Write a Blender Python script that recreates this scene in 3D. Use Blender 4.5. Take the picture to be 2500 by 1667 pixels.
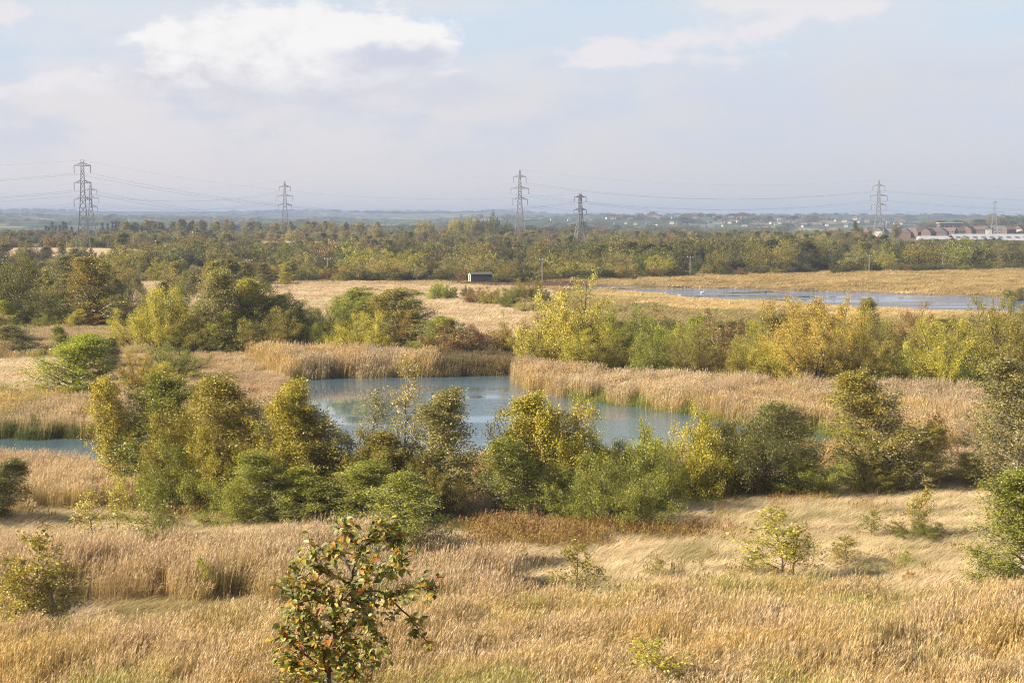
import bpy, math
import numpy as np
from mathutils import Vector

# ------------------------------------------------------------------ camera, light, exposure
for o in list(bpy.data.objects): bpy.data.objects.remove(o)
scene = bpy.context.scene
C = scene.collection
F = 4665.0; CAMZ = 19.0; HOR = 535.0
PITCH = math.atan((833.5 - HOR) / F)
cam_d = bpy.data.cameras.new('camera'); cam = bpy.data.objects.new('camera', cam_d); C.objects.link(cam)
cam.location = (0, 0, CAMZ); cam.rotation_euler = (math.pi / 2 - PITCH, 0, 0)
cam_d.sensor_width = 36; cam_d.lens = 36 * F / 2500; cam_d.clip_start = 0.5; cam_d.clip_end = 60000
scene.camera = cam

SUN_EL = math.radians(30); SUN_AZ = math.radians(-105)      # azimuth from +Y, clockwise
world = bpy.data.worlds.new('World'); scene.world = world; world.use_nodes = True
sun_d = bpy.data.lights.new('sun', 'SUN'); sun = bpy.data.objects.new('sun', sun_d); C.objects.link(sun)
sun_d.energy = 5.0; sun_d.angle = math.radians(0.53); sun_d.color = (1.0, 0.88, 0.70)
sv = Vector((math.sin(SUN_AZ) * math.cos(SUN_EL), math.cos(SUN_AZ) * math.cos(SUN_EL), math.sin(SUN_EL)))
sun.rotation_euler = sv.to_track_quat('Z', 'Y').to_euler(); sun.location = (0, 0, 60)
scene.view_settings.view_transform = 'Standard'; scene.view_settings.look = 'None'
scene.view_settings.exposure = 1.15; scene.view_settings.gamma = 1.0; scene.view_settings.use_curve_mapping = False
scene.cycles.use_denoising = True; scene.cycles.filter_width = 1.05; scene.cycles.denoising_prefilter = 'NONE'
scene.cycles.max_bounces = 6; scene.cycles.diffuse_bounces = 1; scene.cycles.glossy_bounces = 2
scene.cycles.transmission_bounces = 2; scene.cycles.volume_bounces = 0; scene.cycles.transparent_max_bounces = 4
scene.cycles.use_adaptive_sampling = True; scene.cycles.adaptive_threshold = 0.01
scene.cycles.caustics_reflective = False; scene.cycles.caustics_refractive = False


class NT:
    """small node-writing helper"""
    def __init__(s, tree): s.t = tree; s.n = tree.nodes; s.l = tree.links
    def node(s, kind, **kw):
        n = s.n.new(kind)
        for k, v in kw.items(): setattr(n, k, v)
        return n
    def put(s, sock, v):
        if isinstance(v, bpy.types.NodeSocket): s.l.new(v, sock)
        elif v is not None: sock.default_value = v
    def m(s, op, a, b=None, c=None, clamp=False):
        n = s.node('ShaderNodeMath', operation=op, use_clamp=clamp)
        for i, v in enumerate((a, b, c)):
            if v is not None: s.put(n.inputs[i], v)
        return n.outputs[0]
    def ss(s, x, lo, hi):
        n = s.node('ShaderNodeMapRange', interpolation_type='SMOOTHSTEP')
        s.put(n.inputs[0], x); n.inputs[1].default_value = lo; n.inputs[2].default_value = hi
        return n.outputs[0]
    def lin(s, x, lo, hi, a, b):
        n = s.node('ShaderNodeMapRange'); s.put(n.inputs[0], x)
        for i, v in zip((1, 2, 3, 4), (lo, hi, a, b)): n.inputs[i].default_value = v
        return n.outputs[0]
    def mix(s, f, a, b, blend='MIX'):
        n = s.node('ShaderNodeMix', data_type='RGBA', blend_type=blend)
        s.put(n.inputs[0], f)
        for i, v in ((6, a), (7, b)):
            s.put(n.inputs[i], v if isinstance(v, bpy.types.NodeSocket) else (tuple(v) + (1,))[:4])
        return n.outputs[2]
    def noise(s, vec, scale, detail=4, rough=.5, dist=0):
        n = s.node('ShaderNodeTexNoise'); s.put(n.inputs['Vector'], vec)
        n.inputs['Scale'].default_value = scale; n.inputs['Detail'].default_value = detail
        n.inputs['Roughness'].default_value = rough; n.inputs['Distortion'].default_value = dist
        return n.outputs[0]
    def vmul(s, vec, xyz, add=(0, 0, 0)):
        n = s.node('ShaderNodeVectorMath', operation='MULTIPLY_ADD'); s.put(n.inputs[0], vec)
        n.inputs[1].default_value = xyz; n.inputs[2].default_value = add
        return n.outputs[0]


def build_sky():
    w = NT(world.node_tree); w.n.clear()
    tc = w.node('ShaderNodeTexCoord'); d = tc.outputs['Generated']
    sep = w.node('ShaderNodeSeparateXYZ'); w.put(sep.inputs[0], d)
    x, y, z = sep.outputs
    U = w.m('MULTIPLY', w.m('ARCTAN2', x, y), F); V = w.m('MULTIPLY', w.m('ARCSINE', z), F)   # azimuth, height above horizon
    n1 = w.noise(w.vmul(d, (16, 16, 34), (3.1, 0, 0)), 1.0, 7, .58)
    n2 = w.noise(w.vmul(d, (16, 16, 34), (0, 7.7, 2)), 1.0, 7, .58)
    n3 = w.noise(w.vmul(d, (7, 7, 26), (1, 2, 9)), 1.0, 6, .55)
    n4 = w.noise(w.vmul(d, (50, 50, 90), (5, 2, 1)), 1.0, 5, .6)
    Uw = w.m('ADD', U, w.m('MULTIPLY', w.m('SUBTRACT', n1, .5), 420))
    Vw = w.m('ADD', V, w.m('MULTIPLY', w.m('SUBTRACT', n2, .5), 190))
    def blob(px, py, rx, ry, amp=1.0):
        a = w.m('DIVIDE', w.m('SUBTRACT', Uw, px - 1250.), float(rx)); b = w.m('DIVIDE', w.m('SUBTRACT', Vw, HOR - py), float(ry))
        e = w.m('EXPONENT', w.m('MULTIPLY', w.m('ADD', w.m('MULTIPLY', a, a), w.m('MULTIPLY', b, b)), -1.))
        return w.m('MULTIPLY', e, amp)
    def total(items):
        f = None
        for it in items:
            q = blob(*it); f = q if f is None else w.m('ADD', f, q)
        return f
    # where the heaped clouds stand
    heap = total([(760, 95, 240, 80, 1.25), (560, 185, 190, 80, 1.1), (940, 125, 170, 60, .9), (430, 150, 60, 50, .8), (720, 210, 270, 70, .8), (250, 205, 80, 30, .5)])
    heap_m = w.m('MULTIPLY', w.ss(w.m('ADD', heap, w.m('MULTIPLY', w.m('SUBTRACT', n4, .5), 1.5)), .22, .80), w.ss(V, 215, 380))
    small = total([(1440, 125, 90, 40, .9), (1560, 130, 120, 30, .5), (1700, 95, 90, 30, .7), (1850, 88, 70, 26, .8), (2010, 20, 130, 55, 1.1),
                   (1790, 15, 150, 45, .9), (25, 30, 70, 60, .8), (90, 225, 90, 40, .6), (250, 215, 110, 40, .8), (1130, 195, 110, 18, .7), (1700, 150, 200, 25, .5), (2440, 0, 60, 20, .5)])
    high = w.ss(V, 520, 900)          # the sky goes on above the frame with broken cloud, which cover thins overhead
    small = w.m('ADD', small, w.m('MULTIPLY', w.m('MULTIPLY', w.ss(n3, .5, .66), .9), high))
    small_m = w.m('MULTIPLY', w.ss(w.m('ADD', small, w.m('MULTIPLY', w.m('SUBTRACT', n4, .5), 1.1)), .25, .8), .9)
    # veil of thin high cloud, thicker towards the horizon
    veil = w.m('ADD', w.ss(V, 560, 190), w.m('MULTIPLY', w.m('SUBTRACT', n3, .42), 1.3), clamp=True)
    veil = w.m('ADD', w.m('MULTIPLY', veil, .85), w.m('MULTIPLY', w.ss(V, 200, 40), .3), clamp=True)
    side = w.ss(U, -900, 1100)
    veil_col = w.mix(side, (.775, .715, .715), (.630, .625, .660))
    veil_col = w.mix(w.m('MULTIPLY', w.ss(n2, .42, .66), w.ss(V, 60, 240)), veil_col, (.600, .620, .720))
    shade = total([(980, 140, 170, 40, 1.0), (1000, 235, 260, 60, .6), (760, 240, 120, 40, .3), (2330, 180, 320, 50, .7), (1150, 250, 160, 40, .5)])
    shade_m = w.ss(w.m('ADD', shade, w.m('MULTIPLY', w.m('SUBTRACT', n4, .5), .5)), .25, 1.1)
    heap_col = w.mix(w.ss(w.m('ADD', w.m('DIVIDE', w.m('SUBTRACT', Vw, 340.), 120.), w.m('MULTIPLY', w.m('SUBTRACT', n4, .5), 3.4)), -1.0, 1.0), (.60, .585, .65), (.93, .895, .885))
    thin = w.mix(w.ss(n3, .35, .65), (.600, .700, .820), (.70, .735, .81))
    col = w.mix(veil, thin, veil_col)
    col = w.mix(small_m, col, (.82, .775, .79))
    col = w.mix(w.m('MULTIPLY', shade_m, .55), col, (.56, .58, .70))
    col = w.mix(heap_m, col, heap_col)
    col = w.mix(w.m('MULTIPLY', w.m('MULTIPLY', shade_m, heap_m), .9), col, (.57, .59, .71))
    sky = w.node('ShaderNodeTexSky', sky_type='NISHITA'); sky.sun_disc = False
    sky.sun_elevation = SUN_EL; sky.sun_rotation = SUN_AZ % (2 * math.pi); sky.air_density = 1.0; sky.dust_density = 1.2
    b1 = w.node('ShaderNodeBackground'); w.put(b1.inputs[0], sky.outputs[0]); b1.inputs[1].default_value = .05
    b2 = w.node('ShaderNodeBackground'); w.put(b2.inputs[0], col); b2.inputs[1].default_value = .515
    cover = w.lin(V, 300, 2600, .93, .22)  # cloud thinned above the frame to cut the fill light from the unseen sky
    mx = w.node('ShaderNodeMixShader'); w.put(mx.inputs[0], cover); w.put(mx.inputs[1], b1.outputs[0]); w.put(mx.inputs[2], b2.outputs[0])
    out = w.node('ShaderNodeOutputWorld'); w.put(out.inputs[0], mx.outputs[0])
build_sky()

# ------------------------------------------------------------------ numbers
def lattice(ix, iy, seed):
    h = (ix.astype(np.int64) * 374761393 + iy.astype(np.int64) * 668265263 + seed * 974711) & 0xffffffff
    h = ((h ^ (h >> 13)) * 1274126177) & 0xffffffff
    return ((h ^ (h >> 16)) & 0xffff) / 65535.0
def vnoise(x, y, seed=0):
    x = np.asarray(x, float); y = np.asarray(y, float)
    ix = np.floor(x); iy = np.floor(y); fx = x - ix; fy = y - iy
    fx = fx * fx * (3 - 2 * fx); fy = fy * fy * (3 - 2 * fy)
    a = lattice(ix, iy, seed); b = lattice(ix + 1, iy, seed); c = lattice(ix, iy + 1, seed); d = lattice(ix + 1, iy + 1, seed)
    return (a * (1 - fx) + b * fx) * (1 - fy) + (c * (1 - fx) + d * fx) * fy
def fbm(x, y, seed=0, oct=4):
    s = 0; a = .5; t = 0
    for k in range(oct):
        s = s + a * vnoise(x * 2 ** k, y * 2 ** k, seed + k * 17); t += a; a *= .5
    return s / t
def sstep(x, a, b):
    t = np.clip((x - a) / (b - a), 0, 1); return t * t * (3 - 2 * t)

def ray(px, py):
    vx = (px - 1250.) / F; vz = -(py - 833.5) / F
    return np.array([vx, math.cos(PITCH) + vz * math.sin(PITCH), -math.sin(PITCH) + vz * math.cos(PITCH)])
def on_plane(px, py, z=0.0):
    d = ray(px, py); t = (z - CAMZ) / d[2]
    return np.array([d[0] * t, d[1] * t])
def poly(pts, z=0.0): return np.array([on_plane(a, b, z) for a, b in pts])
def inside(P, x, y):
    x = np.asarray(x); r = np.zeros(x.shape, bool); n = len(P)
    for i in range(n):
        x0, y0 = P[i]; x1, y1 = P[(i + 1) % n]
        if y0 == y1: continue
        c = ((y0 > y) != (y1 > y)) & (x < (x1 - x0) * (y - y0) / (y1 - y0) + x0)
        r ^= c
    return r
def sdist(P, x, y):
    x = np.asarray(x, float); best = np.full(x.shape, 1e9); n = len(P)
    for i in range(n):
        a = P[i]; b = P[(i + 1) % n]; e = b - a; L = (e @ e) + 1e-9
        t = np.clip(((x - a[0]) * e[0] + (y - a[1]) * e[1]) / L, 0, 1)
        best = np.minimum(best, np.hypot(x - a[0] - t * e[0], y - a[1] - t * e[1]))
    return np.where(inside(P, x, y), -best, best)

POND = poly([(-500, 1066), (0, 1072), (250, 1072), (420, 1062), (600, 1045), (690, 1005), (700, 950), (690, 927), (830, 920), (1000, 919), (1262, 914), (1258, 932),
             (1300, 955), (1420, 978), (1560, 992), (1700, 1012), (1860, 1042), (2000, 1056), (2060, 1070), (2000, 1092), (1850, 1096), (1640, 1088), (1560, 1100), (1400, 1112),
             (1180, 1112), (800, 1140), (420, 1150), (150, 1140), (-60, 1112), (-500, 1105)])
LAKE = poly([(1370, 703), (1480, 700), (1700, 702.5), (2000, 711), (2300, 722), (2480, 728), (2700, 736), (2900, 748), (2800, 768), (2600, 766), (2440, 762), (2300, 760), (2100, 751),
             (1980, 743), (1850, 736), (1680, 729), (1600, 718), (1480, 708)])
STRAW1 = poly([(240, 698), (640, 690), (1000, 694), (1330, 712), (1345, 790), (1330, 900), (1000, 880), (620, 870), (290, 780)])
MUDDY = poly([(1100, 690), (1420, 693), (1500, 698), (1400, 704), (1300, 704), (1100, 700)])
LAKEFIELD = poly([(1330, 690), (1700, 677), (2100, 668), (2500, 660), (3000, 655), (3000, 748), (2480, 728), (2000, 711), (1700, 702), (1480, 699)])
NEARSTRIP = poly([(1480, 708), (1600, 718), (1680, 729), (1850, 736), (2100, 751), (2440, 762), (2700, 768), (2700, 800), (2200, 790), (1700, 765), (1500, 745), (1380, 720)])
MOUNDS = [(130, 604, 860, 95, 40, 5.5), (720, 590, 1050, 90, 40, 5.0)]     # px, py of the crown, distance, half widths, height
MEADOW2 = poly([(-600, 885), (310, 880), (310, 985), (-600, 1000)])

def ground(x, y):
    x = np.asarray(x, float); y = np.asarray(y, float)
    r = np.hypot(x, y); az = np.arctan2(x, np.maximum(y, 1e-3)) * F
    z = 0.55 + (fbm(x / 23., y / 23., 3, 3) - .5) * .7 * sstep(r, 60, 80)
    z = z + 1.5 * (fbm(x / 60., y / 60., 8, 2) - .35) * sstep(r, 150, 420) * sstep(r, 900, 500)
    hill = 16.9 * np.clip(1 - np.clip(y, 0, None) / 66., 0, 1) ** 1.3
    z = z + hill
    sd = np.where((r < 420) & (y > 0), sdist(POND, x, y), 99.)
    z = np.where(sd < 14, np.minimum(z, .5) * sstep(sd, 2, 14) + z * 0 + (1 - sstep(sd, 2, 14)) * .22 + np.maximum(z - .5, 0) * sstep(sd, 4, 14), z)
    z = z - 1.6 * sstep(sd, 1.0, -2.0)
    sl = np.where((r > 280) & (y > 0) & (r < 1500), sdist(LAKE, x, y), 99.)
    z = np.where(sl < 40, z * sstep(sl, 3, 40) + (1 - sstep(sl, 3, 40)) * .12, z)
    z = z - 1.5 * sstep(sl, 2.6, -1.2)
    for px, py, d, wx, wy, h in MOUNDS:
        cx = (px - 1250) / F * d
        z = z + h * np.exp(-((x - cx) / wx) ** 2 - ((y - d) / wy) ** 2)
    z = z + 2.4 * sstep(r, 800, 1250) * sstep(r, 2600, 1800)
    right = sstep(az, 600, 1100)
    z = z - 2.5 * sstep(r, 1900, 2700) + 3.0 * right * sstep(r, 1350, 1700) * sstep(r, 2600, 2000)
    u = az / 1250.
    n1 = fbm(u * 5 + 3, r / 2500., 21, 4) - .5; n2 = fbm(u * 4 + 9, r / 3000., 31, 4) - .5; n3 = fbm(u * 3 + 1, r / 4000., 41, 4) - .5
    z = z + (16 + 8 * sstep(az, -300, 500) * sstep(az, 1000, 500) + 14 * n1) * np.exp(-((r - 4300) / 620.) ** 2)
    z = z + (28 + 22 * n2) * np.exp(-((r - 6400) / 900.) ** 2)
    z = z + (62 - 30 * sstep(az, -100, 350) + 16 * n3) * np.exp(-((r - 10200) / 1500.) ** 2) * (r < 10200) + (62 - 30 * sstep(az, -100, 350) + 16 * n3) * (r >= 10200)
    z = z + 17 * np.exp(-((az - 1350) / 380.) ** 2) * np.exp(-((r - 2700) / 330.) ** 2)
    return z
def g1(x, y): return float(ground(np.array([x]), np.array([y]))[0])
def place(px, py):
    z = .4
    for _ in range(6):
        p = on_plane(px, py, z); z = .5 * z + .5 * g1(p[0], p[1])
    return p[0], p[1], g1(p[0], p[1])
def at(px, d): return (px - 1250.) / F * d, d

# ------------------------------------------------------------------ mesh building
def new_mesh(name, V, Fc, mats, mi=None, fattr=None, smooth=False):
    me = bpy.data.meshes.new(name)
    V = np.asarray(V, np.float32); Fc = np.asarray(Fc, np.int32); nf, k = Fc.shape
    me.vertices.add(len(V)); me.vertices.foreach_set('co', V.ravel())
    me.loops.add(nf * k); me.loops.foreach_set('vertex_index', Fc.ravel())
    me.polygons.add(nf); me.polygons.foreach_set('loop_start', np.arange(0, nf * k, k, dtype=np.int32))
    me.polygons.foreach_set('loop_total', np.full(nf, k, np.int32))
    if mi is not None: me.polygons.foreach_set('material_index', np.asarray(mi, np.int32))
    me.polygons.foreach_set('use_smooth', np.full(nf, bool(smooth)))
    me.update(calc_edges=True)
    for nm, (ty, dat) in (fattr or {}).items():
        a = me.attributes.new(nm, ty, 'FACE')
        a.data.foreach_set('value' if ty == 'FLOAT' else 'color', np.asarray(dat, np.float32).ravel())
    for m in (mats if isinstance(mats, (list, tuple)) else [mats]): me.materials.append(m)
    return me
def link(name, me, parent=None, loc=(0, 0, 0), **props):
    o = bpy.data.objects.new(name, me); C.objects.link(o); o.location = loc
    if parent: o.parent = parent
    for k, v in props.items(): o[k] = v
    return o
def empty(name, loc, label, cat, group=None, rz=0):
    o = bpy.data.objects.new(name, None); C.objects.link(o); o.location = loc; o.rotation_euler = (0, 0, rz)
    o.empty_display_size = .5
    o['label'] = label; o['category'] = cat
    if group: o['group'] = group
    return o

class MB:
    """collects quads"""
    def __init__(s): s.v = []; s.f = []; s.m = []; s.n = 0
    def add(s, V, Q, mi=0):
        V = np.asarray(V, float).reshape(-1, 3); Q = np.asarray(Q, int).reshape(-1, 4)
        s.v.append(V); s.f.append(Q + s.n); s.m.append(np.full(len(Q), mi)); s.n += len(V)
    def box(s, c, size, mi=0, rz=0):
        sx, sy, sz = [q / 2 for q in size]; P = np.array([[a, b, c_] for c_ in (-sz, sz) for a, b in ((-sx, -sy), (sx, -sy), (sx, sy), (-sx, sy))])
        if rz: P[:, :2] = P[:, :2] @ np.array([[math.cos(rz), math.sin(rz)], [-math.sin(rz), math.cos(rz)]])
        s.add(P + np.array(c), [[0, 3, 2, 1], [4, 5, 6, 7], [0, 1, 5, 4], [1, 2, 6, 5], [2, 3, 7, 6], [3, 0, 4, 7]], mi)
    def tube(s, pts, rad, sides=4, mi=0, cap=True):
        pts = np.asarray(pts, float); rad = np.broadcast_to(np.asarray(rad, float), (len(pts),)); k = len(pts)
        t = np.gradient(pts, axis=0); t /= np.linalg.norm(t, axis=1)[:, None] + 1e-9
        ref = np.array([0, 0, 1.]) if abs(t[0, 2]) < .9 else np.array([1., 0, 0])
        u = np.cross(t, ref); u /= np.linalg.norm(u, axis=1)[:, None] + 1e-9; w = np.cross(t, u)
        an = np.arange(sides) / sides * 2 * np.pi + math.pi / 4
        V = pts[:, None] + rad[:, None, None] * (np.cos(an)[None, :, None] * u[:, None] + np.sin(an)[None, :, None] * w[:, None])
        i, j = np.meshgrid(np.arange(k - 1), np.arange(sides), indexing='ij'); j2 = (j + 1) % sides
        Q = np.stack([i * sides + j, i * sides + j2, (i + 1) * sides + j2, (i + 1) * sides + j], -1).reshape(-1, 4)
        if cap and sides == 4: Q = np.vstack([Q, [[3, 2, 1, 0]], [[(k - 1) * 4 + q for q in range(4)]]])
        s.add(V, Q, mi)
    def quad(s, P, mi=0): s.add(P, [[0, 1, 2, 3]], mi)
    def mesh(s, name, mats, fattr=None, smooth=False):
        return new_mesh(name, np.vstack(s.v), np.vstack(s.f), mats, np.concatenate(s.m), fattr, smooth)

def ribbons(center, width, side):
    """center (N,K,3), width (N,K), side (N,3) or (N,K,3)"""
    N, K, _ = center.shape
    if side.ndim == 2: side = np.repeat(side[:, None], K, 1)
    o = side * (width[..., None] * .5)
    V = np.stack([center - o, center + o], 2).reshape(-1, 3)
    n, k = np.meshgrid(np.arange(N), np.arange(K - 1), indexing='ij'); b = (n * K + k) * 2
    return V, np.stack([b, b + 1, b + 3, b + 2], -1).reshape(-1, 4)

# ------------------------------------------------------------------ materials
def mat(name):
    m = bpy.data.materials.new(name); m.use_nodes = True; m.node_tree.nodes.clear(); return m, NT(m.node_tree)
def finish(t, sh): o = t.node('ShaderNodeOutputMaterial'); t.put(o.inputs[0], sh)
def principled(t, col, rough=.7, spec=.3, normal=None, metal=0):
    p = t.node('ShaderNodeBsdfPrincipled'); t.put(p.inputs['Base Color'], col if isinstance(col, bpy.types.NodeSocket) else tuple(col) + (1,))
    t.put(p.inputs['Roughness'], rough); t.put(p.inputs['Specular IOR Level'], spec); p.inputs['Metallic'].default_value = metal
    if normal is not None: t.put(p.inputs['Normal'], normal)
    return p.outputs[0]
def attr(t, name, kind='GEOMETRY', out='Fac'):
    a = t.node('ShaderNodeAttribute', attribute_type=kind, attribute_name=name); return a.outputs[out]
def bump(t, h, strength=.4, dist=.05):
    b = t.node('ShaderNodeBump'); t.put(b.inputs['Height'], h); b.inputs['Strength'].default_value = strength; b.inputs['Distance'].default_value = dist
    return b.outputs[0]

def leaf_material(name, rough=.42, spec=.45, trans=.30, tint_source='OBJECT'):
    m, t = mat(name)
    if tint_source == 'OBJECT':
        oi = t.node('ShaderNodeObjectInfo'); base = oi.outputs['Color']; al = oi.outputs['Alpha']
    else:
        base = attr(t, 'tint', 'INSTANCER', 'Color'); al = attr(t, 'autumn', 'INSTANCER', 'Fac')
    lv = attr(t, 'lv'); la = attr(t, 'la')
    col = t.mix(1.0, base, t.mix(lv, (.38, .44, .5), (1.85, 1.7, 1.2)), 'MULTIPLY')
    aut = t.mix(t.ss(lv, .2, .9), (.28, .16, .03), (.46, .36, .08))
    col = t.mix(t.ss(t.m('SUBTRACT', al, la), -.06, .06), col, aut)
    p = principled(t, col, rough, spec)
    tr = t.node('ShaderNodeBsdfTranslucent'); t.put(tr.inputs[0], t.mix(1.0, col, (1.25, 1.2, .6), 'MULTIPLY'))
    mx = t.node('ShaderNodeMixShader'); mx.inputs[0].default_value = trans; t.put(mx.inputs[1], p); t.put(mx.inputs[2], tr.outputs[0])
    finish(t, mx.outputs[0]); return m
M = {}
M['leaf'] = leaf_material('leaf')
M['leaf_wood'] = leaf_material('leaf_wood', tint_source='I')
def bark(name, c0, c1, scale=6):
    m, t = mat(name); tc = t.node('ShaderNodeTexCoord').outputs['Object']
    n = t.noise(t.vmul(tc, (1, 1, 3)), scale, 4, .6)
    finish(t, principled(t, t.mix(t.ss(n, .35, .62), c0, c1), .85, .2, bump(t, n, .5, .02))); return m
M['birch_bark'] = bark('birch_bark', (.10, .08, .06), (.50, .45, .38), 14)
M['bark'] = bark('bark', (.05, .04, .028), (.15, .115, .08))
M['twig'] = bark('twig', (.14, .10, .07), (.26, .20, .14), 30)

def straw_material(name, rough=.6, trans=.3):
    m, t = mat(name)
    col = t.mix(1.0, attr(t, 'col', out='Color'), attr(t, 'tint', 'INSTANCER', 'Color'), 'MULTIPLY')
    p = principled(t, col, rough, .25)
    tr = t.node('ShaderNodeBsdfTranslucent'); t.put(tr.inputs[0], col)
    mx = t.node('ShaderNodeMixShader'); mx.inputs[0].default_value = trans; t.put(mx.inputs[1], p); t.put(mx.inputs[2], tr.outputs[0])
    finish(t, mx.outputs[0]); return m
M['straw'] = straw_material('straw')

def ground_material():
    m, t = mat('ground'); pos = t.node('ShaderNodeNewGeometry').outputs['Position']
    c = attr(t, 'cover', out='Color'); rough_s = attr(t, 'grain', out='Fac')
    n = t.noise(t.vmul(pos, (1, .35, 1)), 1.3, 6, .65); n2 = t.noise(t.vmul(pos, (1, .3, 1)), .09, 5, .6); n3 = t.noise(t.vmul(pos, (1, 1, 0)), .012, 5, .65)
    f = t.m('ADD', t.m('MULTIPLY', t.m('SUBTRACT', n, .5), .9), t.m('MULTIPLY', t.m('SUBTRACT', n2, .5), 1.3))
    col = t.mix(t.ss(f, -.5, .5), t.mix(1., c, (.62, .60, .58), 'MULTIPLY'), t.mix(1., c, (1.3, 1.27, 1.2), 'MULTIPLY'))
    # far country: woods, hedges and fields
    far = attr(t, 'far', out='Fac')
    vor = t.node('ShaderNodeTexVoronoi', feature='F1'); t.put(vor.inputs['Vector'], t.vmul(pos, (1, .55, 0))); vor.inputs['Scale'].default_value = .0042
    edge = t.node('ShaderNodeTexVoronoi', feature='DISTANCE_TO_EDGE'); t.put(edge.inputs['Vector'], t.vmul(pos, (1, .55, 0))); edge.inputs['Scale'].default_value = .0042
    sp = t.node('ShaderNodeSeparateColor'); t.put(sp.inputs[0], vor.outputs['Color'])
    fc = t.mix(t.ss(sp.outputs[0], .35, .6), (.055, .075, .03), (.10, .13, .045)); fc = t.mix(t.ss(sp.outputs[1], .62, .74), fc, (.26, .22, .13))
    wood = t.m('MAXIMUM', t.ss(n3, .50, .56), t.ss(edge.outputs['Distance'], .07, .03))
    fc = t.mix(wood, fc, t.mix(t.noise(pos, .03, 3), (.018, .028, .014), (.05, .055, .02)))
    col = t.mix(far, col, fc)
    finish(t, principled(t, col, .95, .1, bump(t, n, .5, .15))); return m
M['ground'] = ground_material()

def water_material(name, base, rip, k, rough=.03):
    m, t = mat(name); pos = t.node('ShaderNodeNewGeometry').outputs['Position']
    big = t.noise(t.vmul(pos, (.03, .055, 0)), 1., 3, .5, .4)
    calm = t.ss(big, .44, .54)
    a = t.noise(t.vmul(pos, (.55 * k, 1.5 * k, 0)), 1., 4, .6); b = t.noise(t.vmul(pos, (3.5 * k, 7 * k, 0)), 1., 2, .5)
    h = t.m('ADD', a, t.m('MULTIPLY', b, .35))
    bp = t.node('ShaderNodeBump'); t.put(bp.inputs['Height'], h); bp.inputs['Distance'].default_value = .22 / k
    t.put(bp.inputs['Strength'], t.m('MULTIPLY', calm, rip)); 
    p = t.node('ShaderNodeBsdfPrincipled'); p.inputs['Base Color'].default_value = base + (1,); t.put(p.inputs['Roughness'], t.lin(calm, 0, 1, rough, rough + .05))
    p.inputs['IOR'].default_value = 1.333; p.inputs['Specular IOR Level'].default_value = .5; t.put(p.inputs['Normal'], bp.outputs[0])
    finish(t, p.outputs[0]); return m
M['pond'] = water_material('pond', (.085, .140, .175), .24, 1.0)
M['lake'] = water_material('lake', (.09, .13, .22), .60, .5)

def plain(name, c, rough=.7, spec=.3, var=.25, scale=3., metal=0):
    m, t = mat(name); pos = t.node('ShaderNodeTexCoord').outputs['Object']; n = t.noise(pos, scale, 5, .6)
    lo = tuple(q * (1 - var) for q in c); hi = tuple(q * (1 + var) for q in c)
    finish(t, principled(t, t.mix(t.ss(n, .3, .7), lo, hi), rough, spec, metal=metal)); return m
M['steel'] = plain('steel', (.30, .29, .29), .55, .4, .2, 1., .3)
M['insulator'] = plain('insulator', (.16, .13, .12), .35, .5)
M['wire'] = plain('wire', (.10, .10, .11), .5, .4)
M['pole_wood'] = plain('pole_wood', (.30, .25, .20), .85, .2, .3, 8)
M['hide_wood'] = plain('hide_wood', (.16, .16, .125), .85, .2, .3, 5)
M['gable_wood'] = plain('gable_wood', (.46, .44, .34), .85, .2, .2, 5)  # paler copy of the hide wood, sunlight on the end walls put into the colour
M['hide_roof'] = plain('hide_roof', (.11, .11, .095), .9, .2)
M['dark_slot'] = plain('dark_slot', (.012, .012, .014), .9, .1)
M['white_paint'] = plain('white_paint', (.78, .77, .74), .5, .4, .06)
M['brick'] = plain('brick', (.15, .11, .095), .85, .2, .2, 2)
M['render_wall'] = plain('render_wall', (.42, .39, .33), .85, .2, .1, 1)
M['tile_roof'] = plain('tile_roof', (.16, .11, .095), .8, .2, .25, 3)
M['slate_roof'] = plain('slate_roof', (.12, .11, .13), .7, .3, .25, 3)
M['metal_roof'] = plain('metal_roof', (.36, .36, .37), .55, .4, .08, .3)
M['skylight'] = plain('skylight', (.10, .11, .13), .3, .5)
M['cladding'] = plain('cladding', (.50, .47, .38), .7, .3, .1, .5)
M['glass'] = plain('glass', (.03, .035, .04), .15, .6)
M['mud'] = plain('mud', (.12, .085, .06), .8, .3, .3, .2)
M['feather_white'] = plain('feather_white', (.8, .79, .76), .8, .2, .05)
M['feather_dark'] = plain('feather_dark', (.03, .03, .035), .7, .2, .1)

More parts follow.
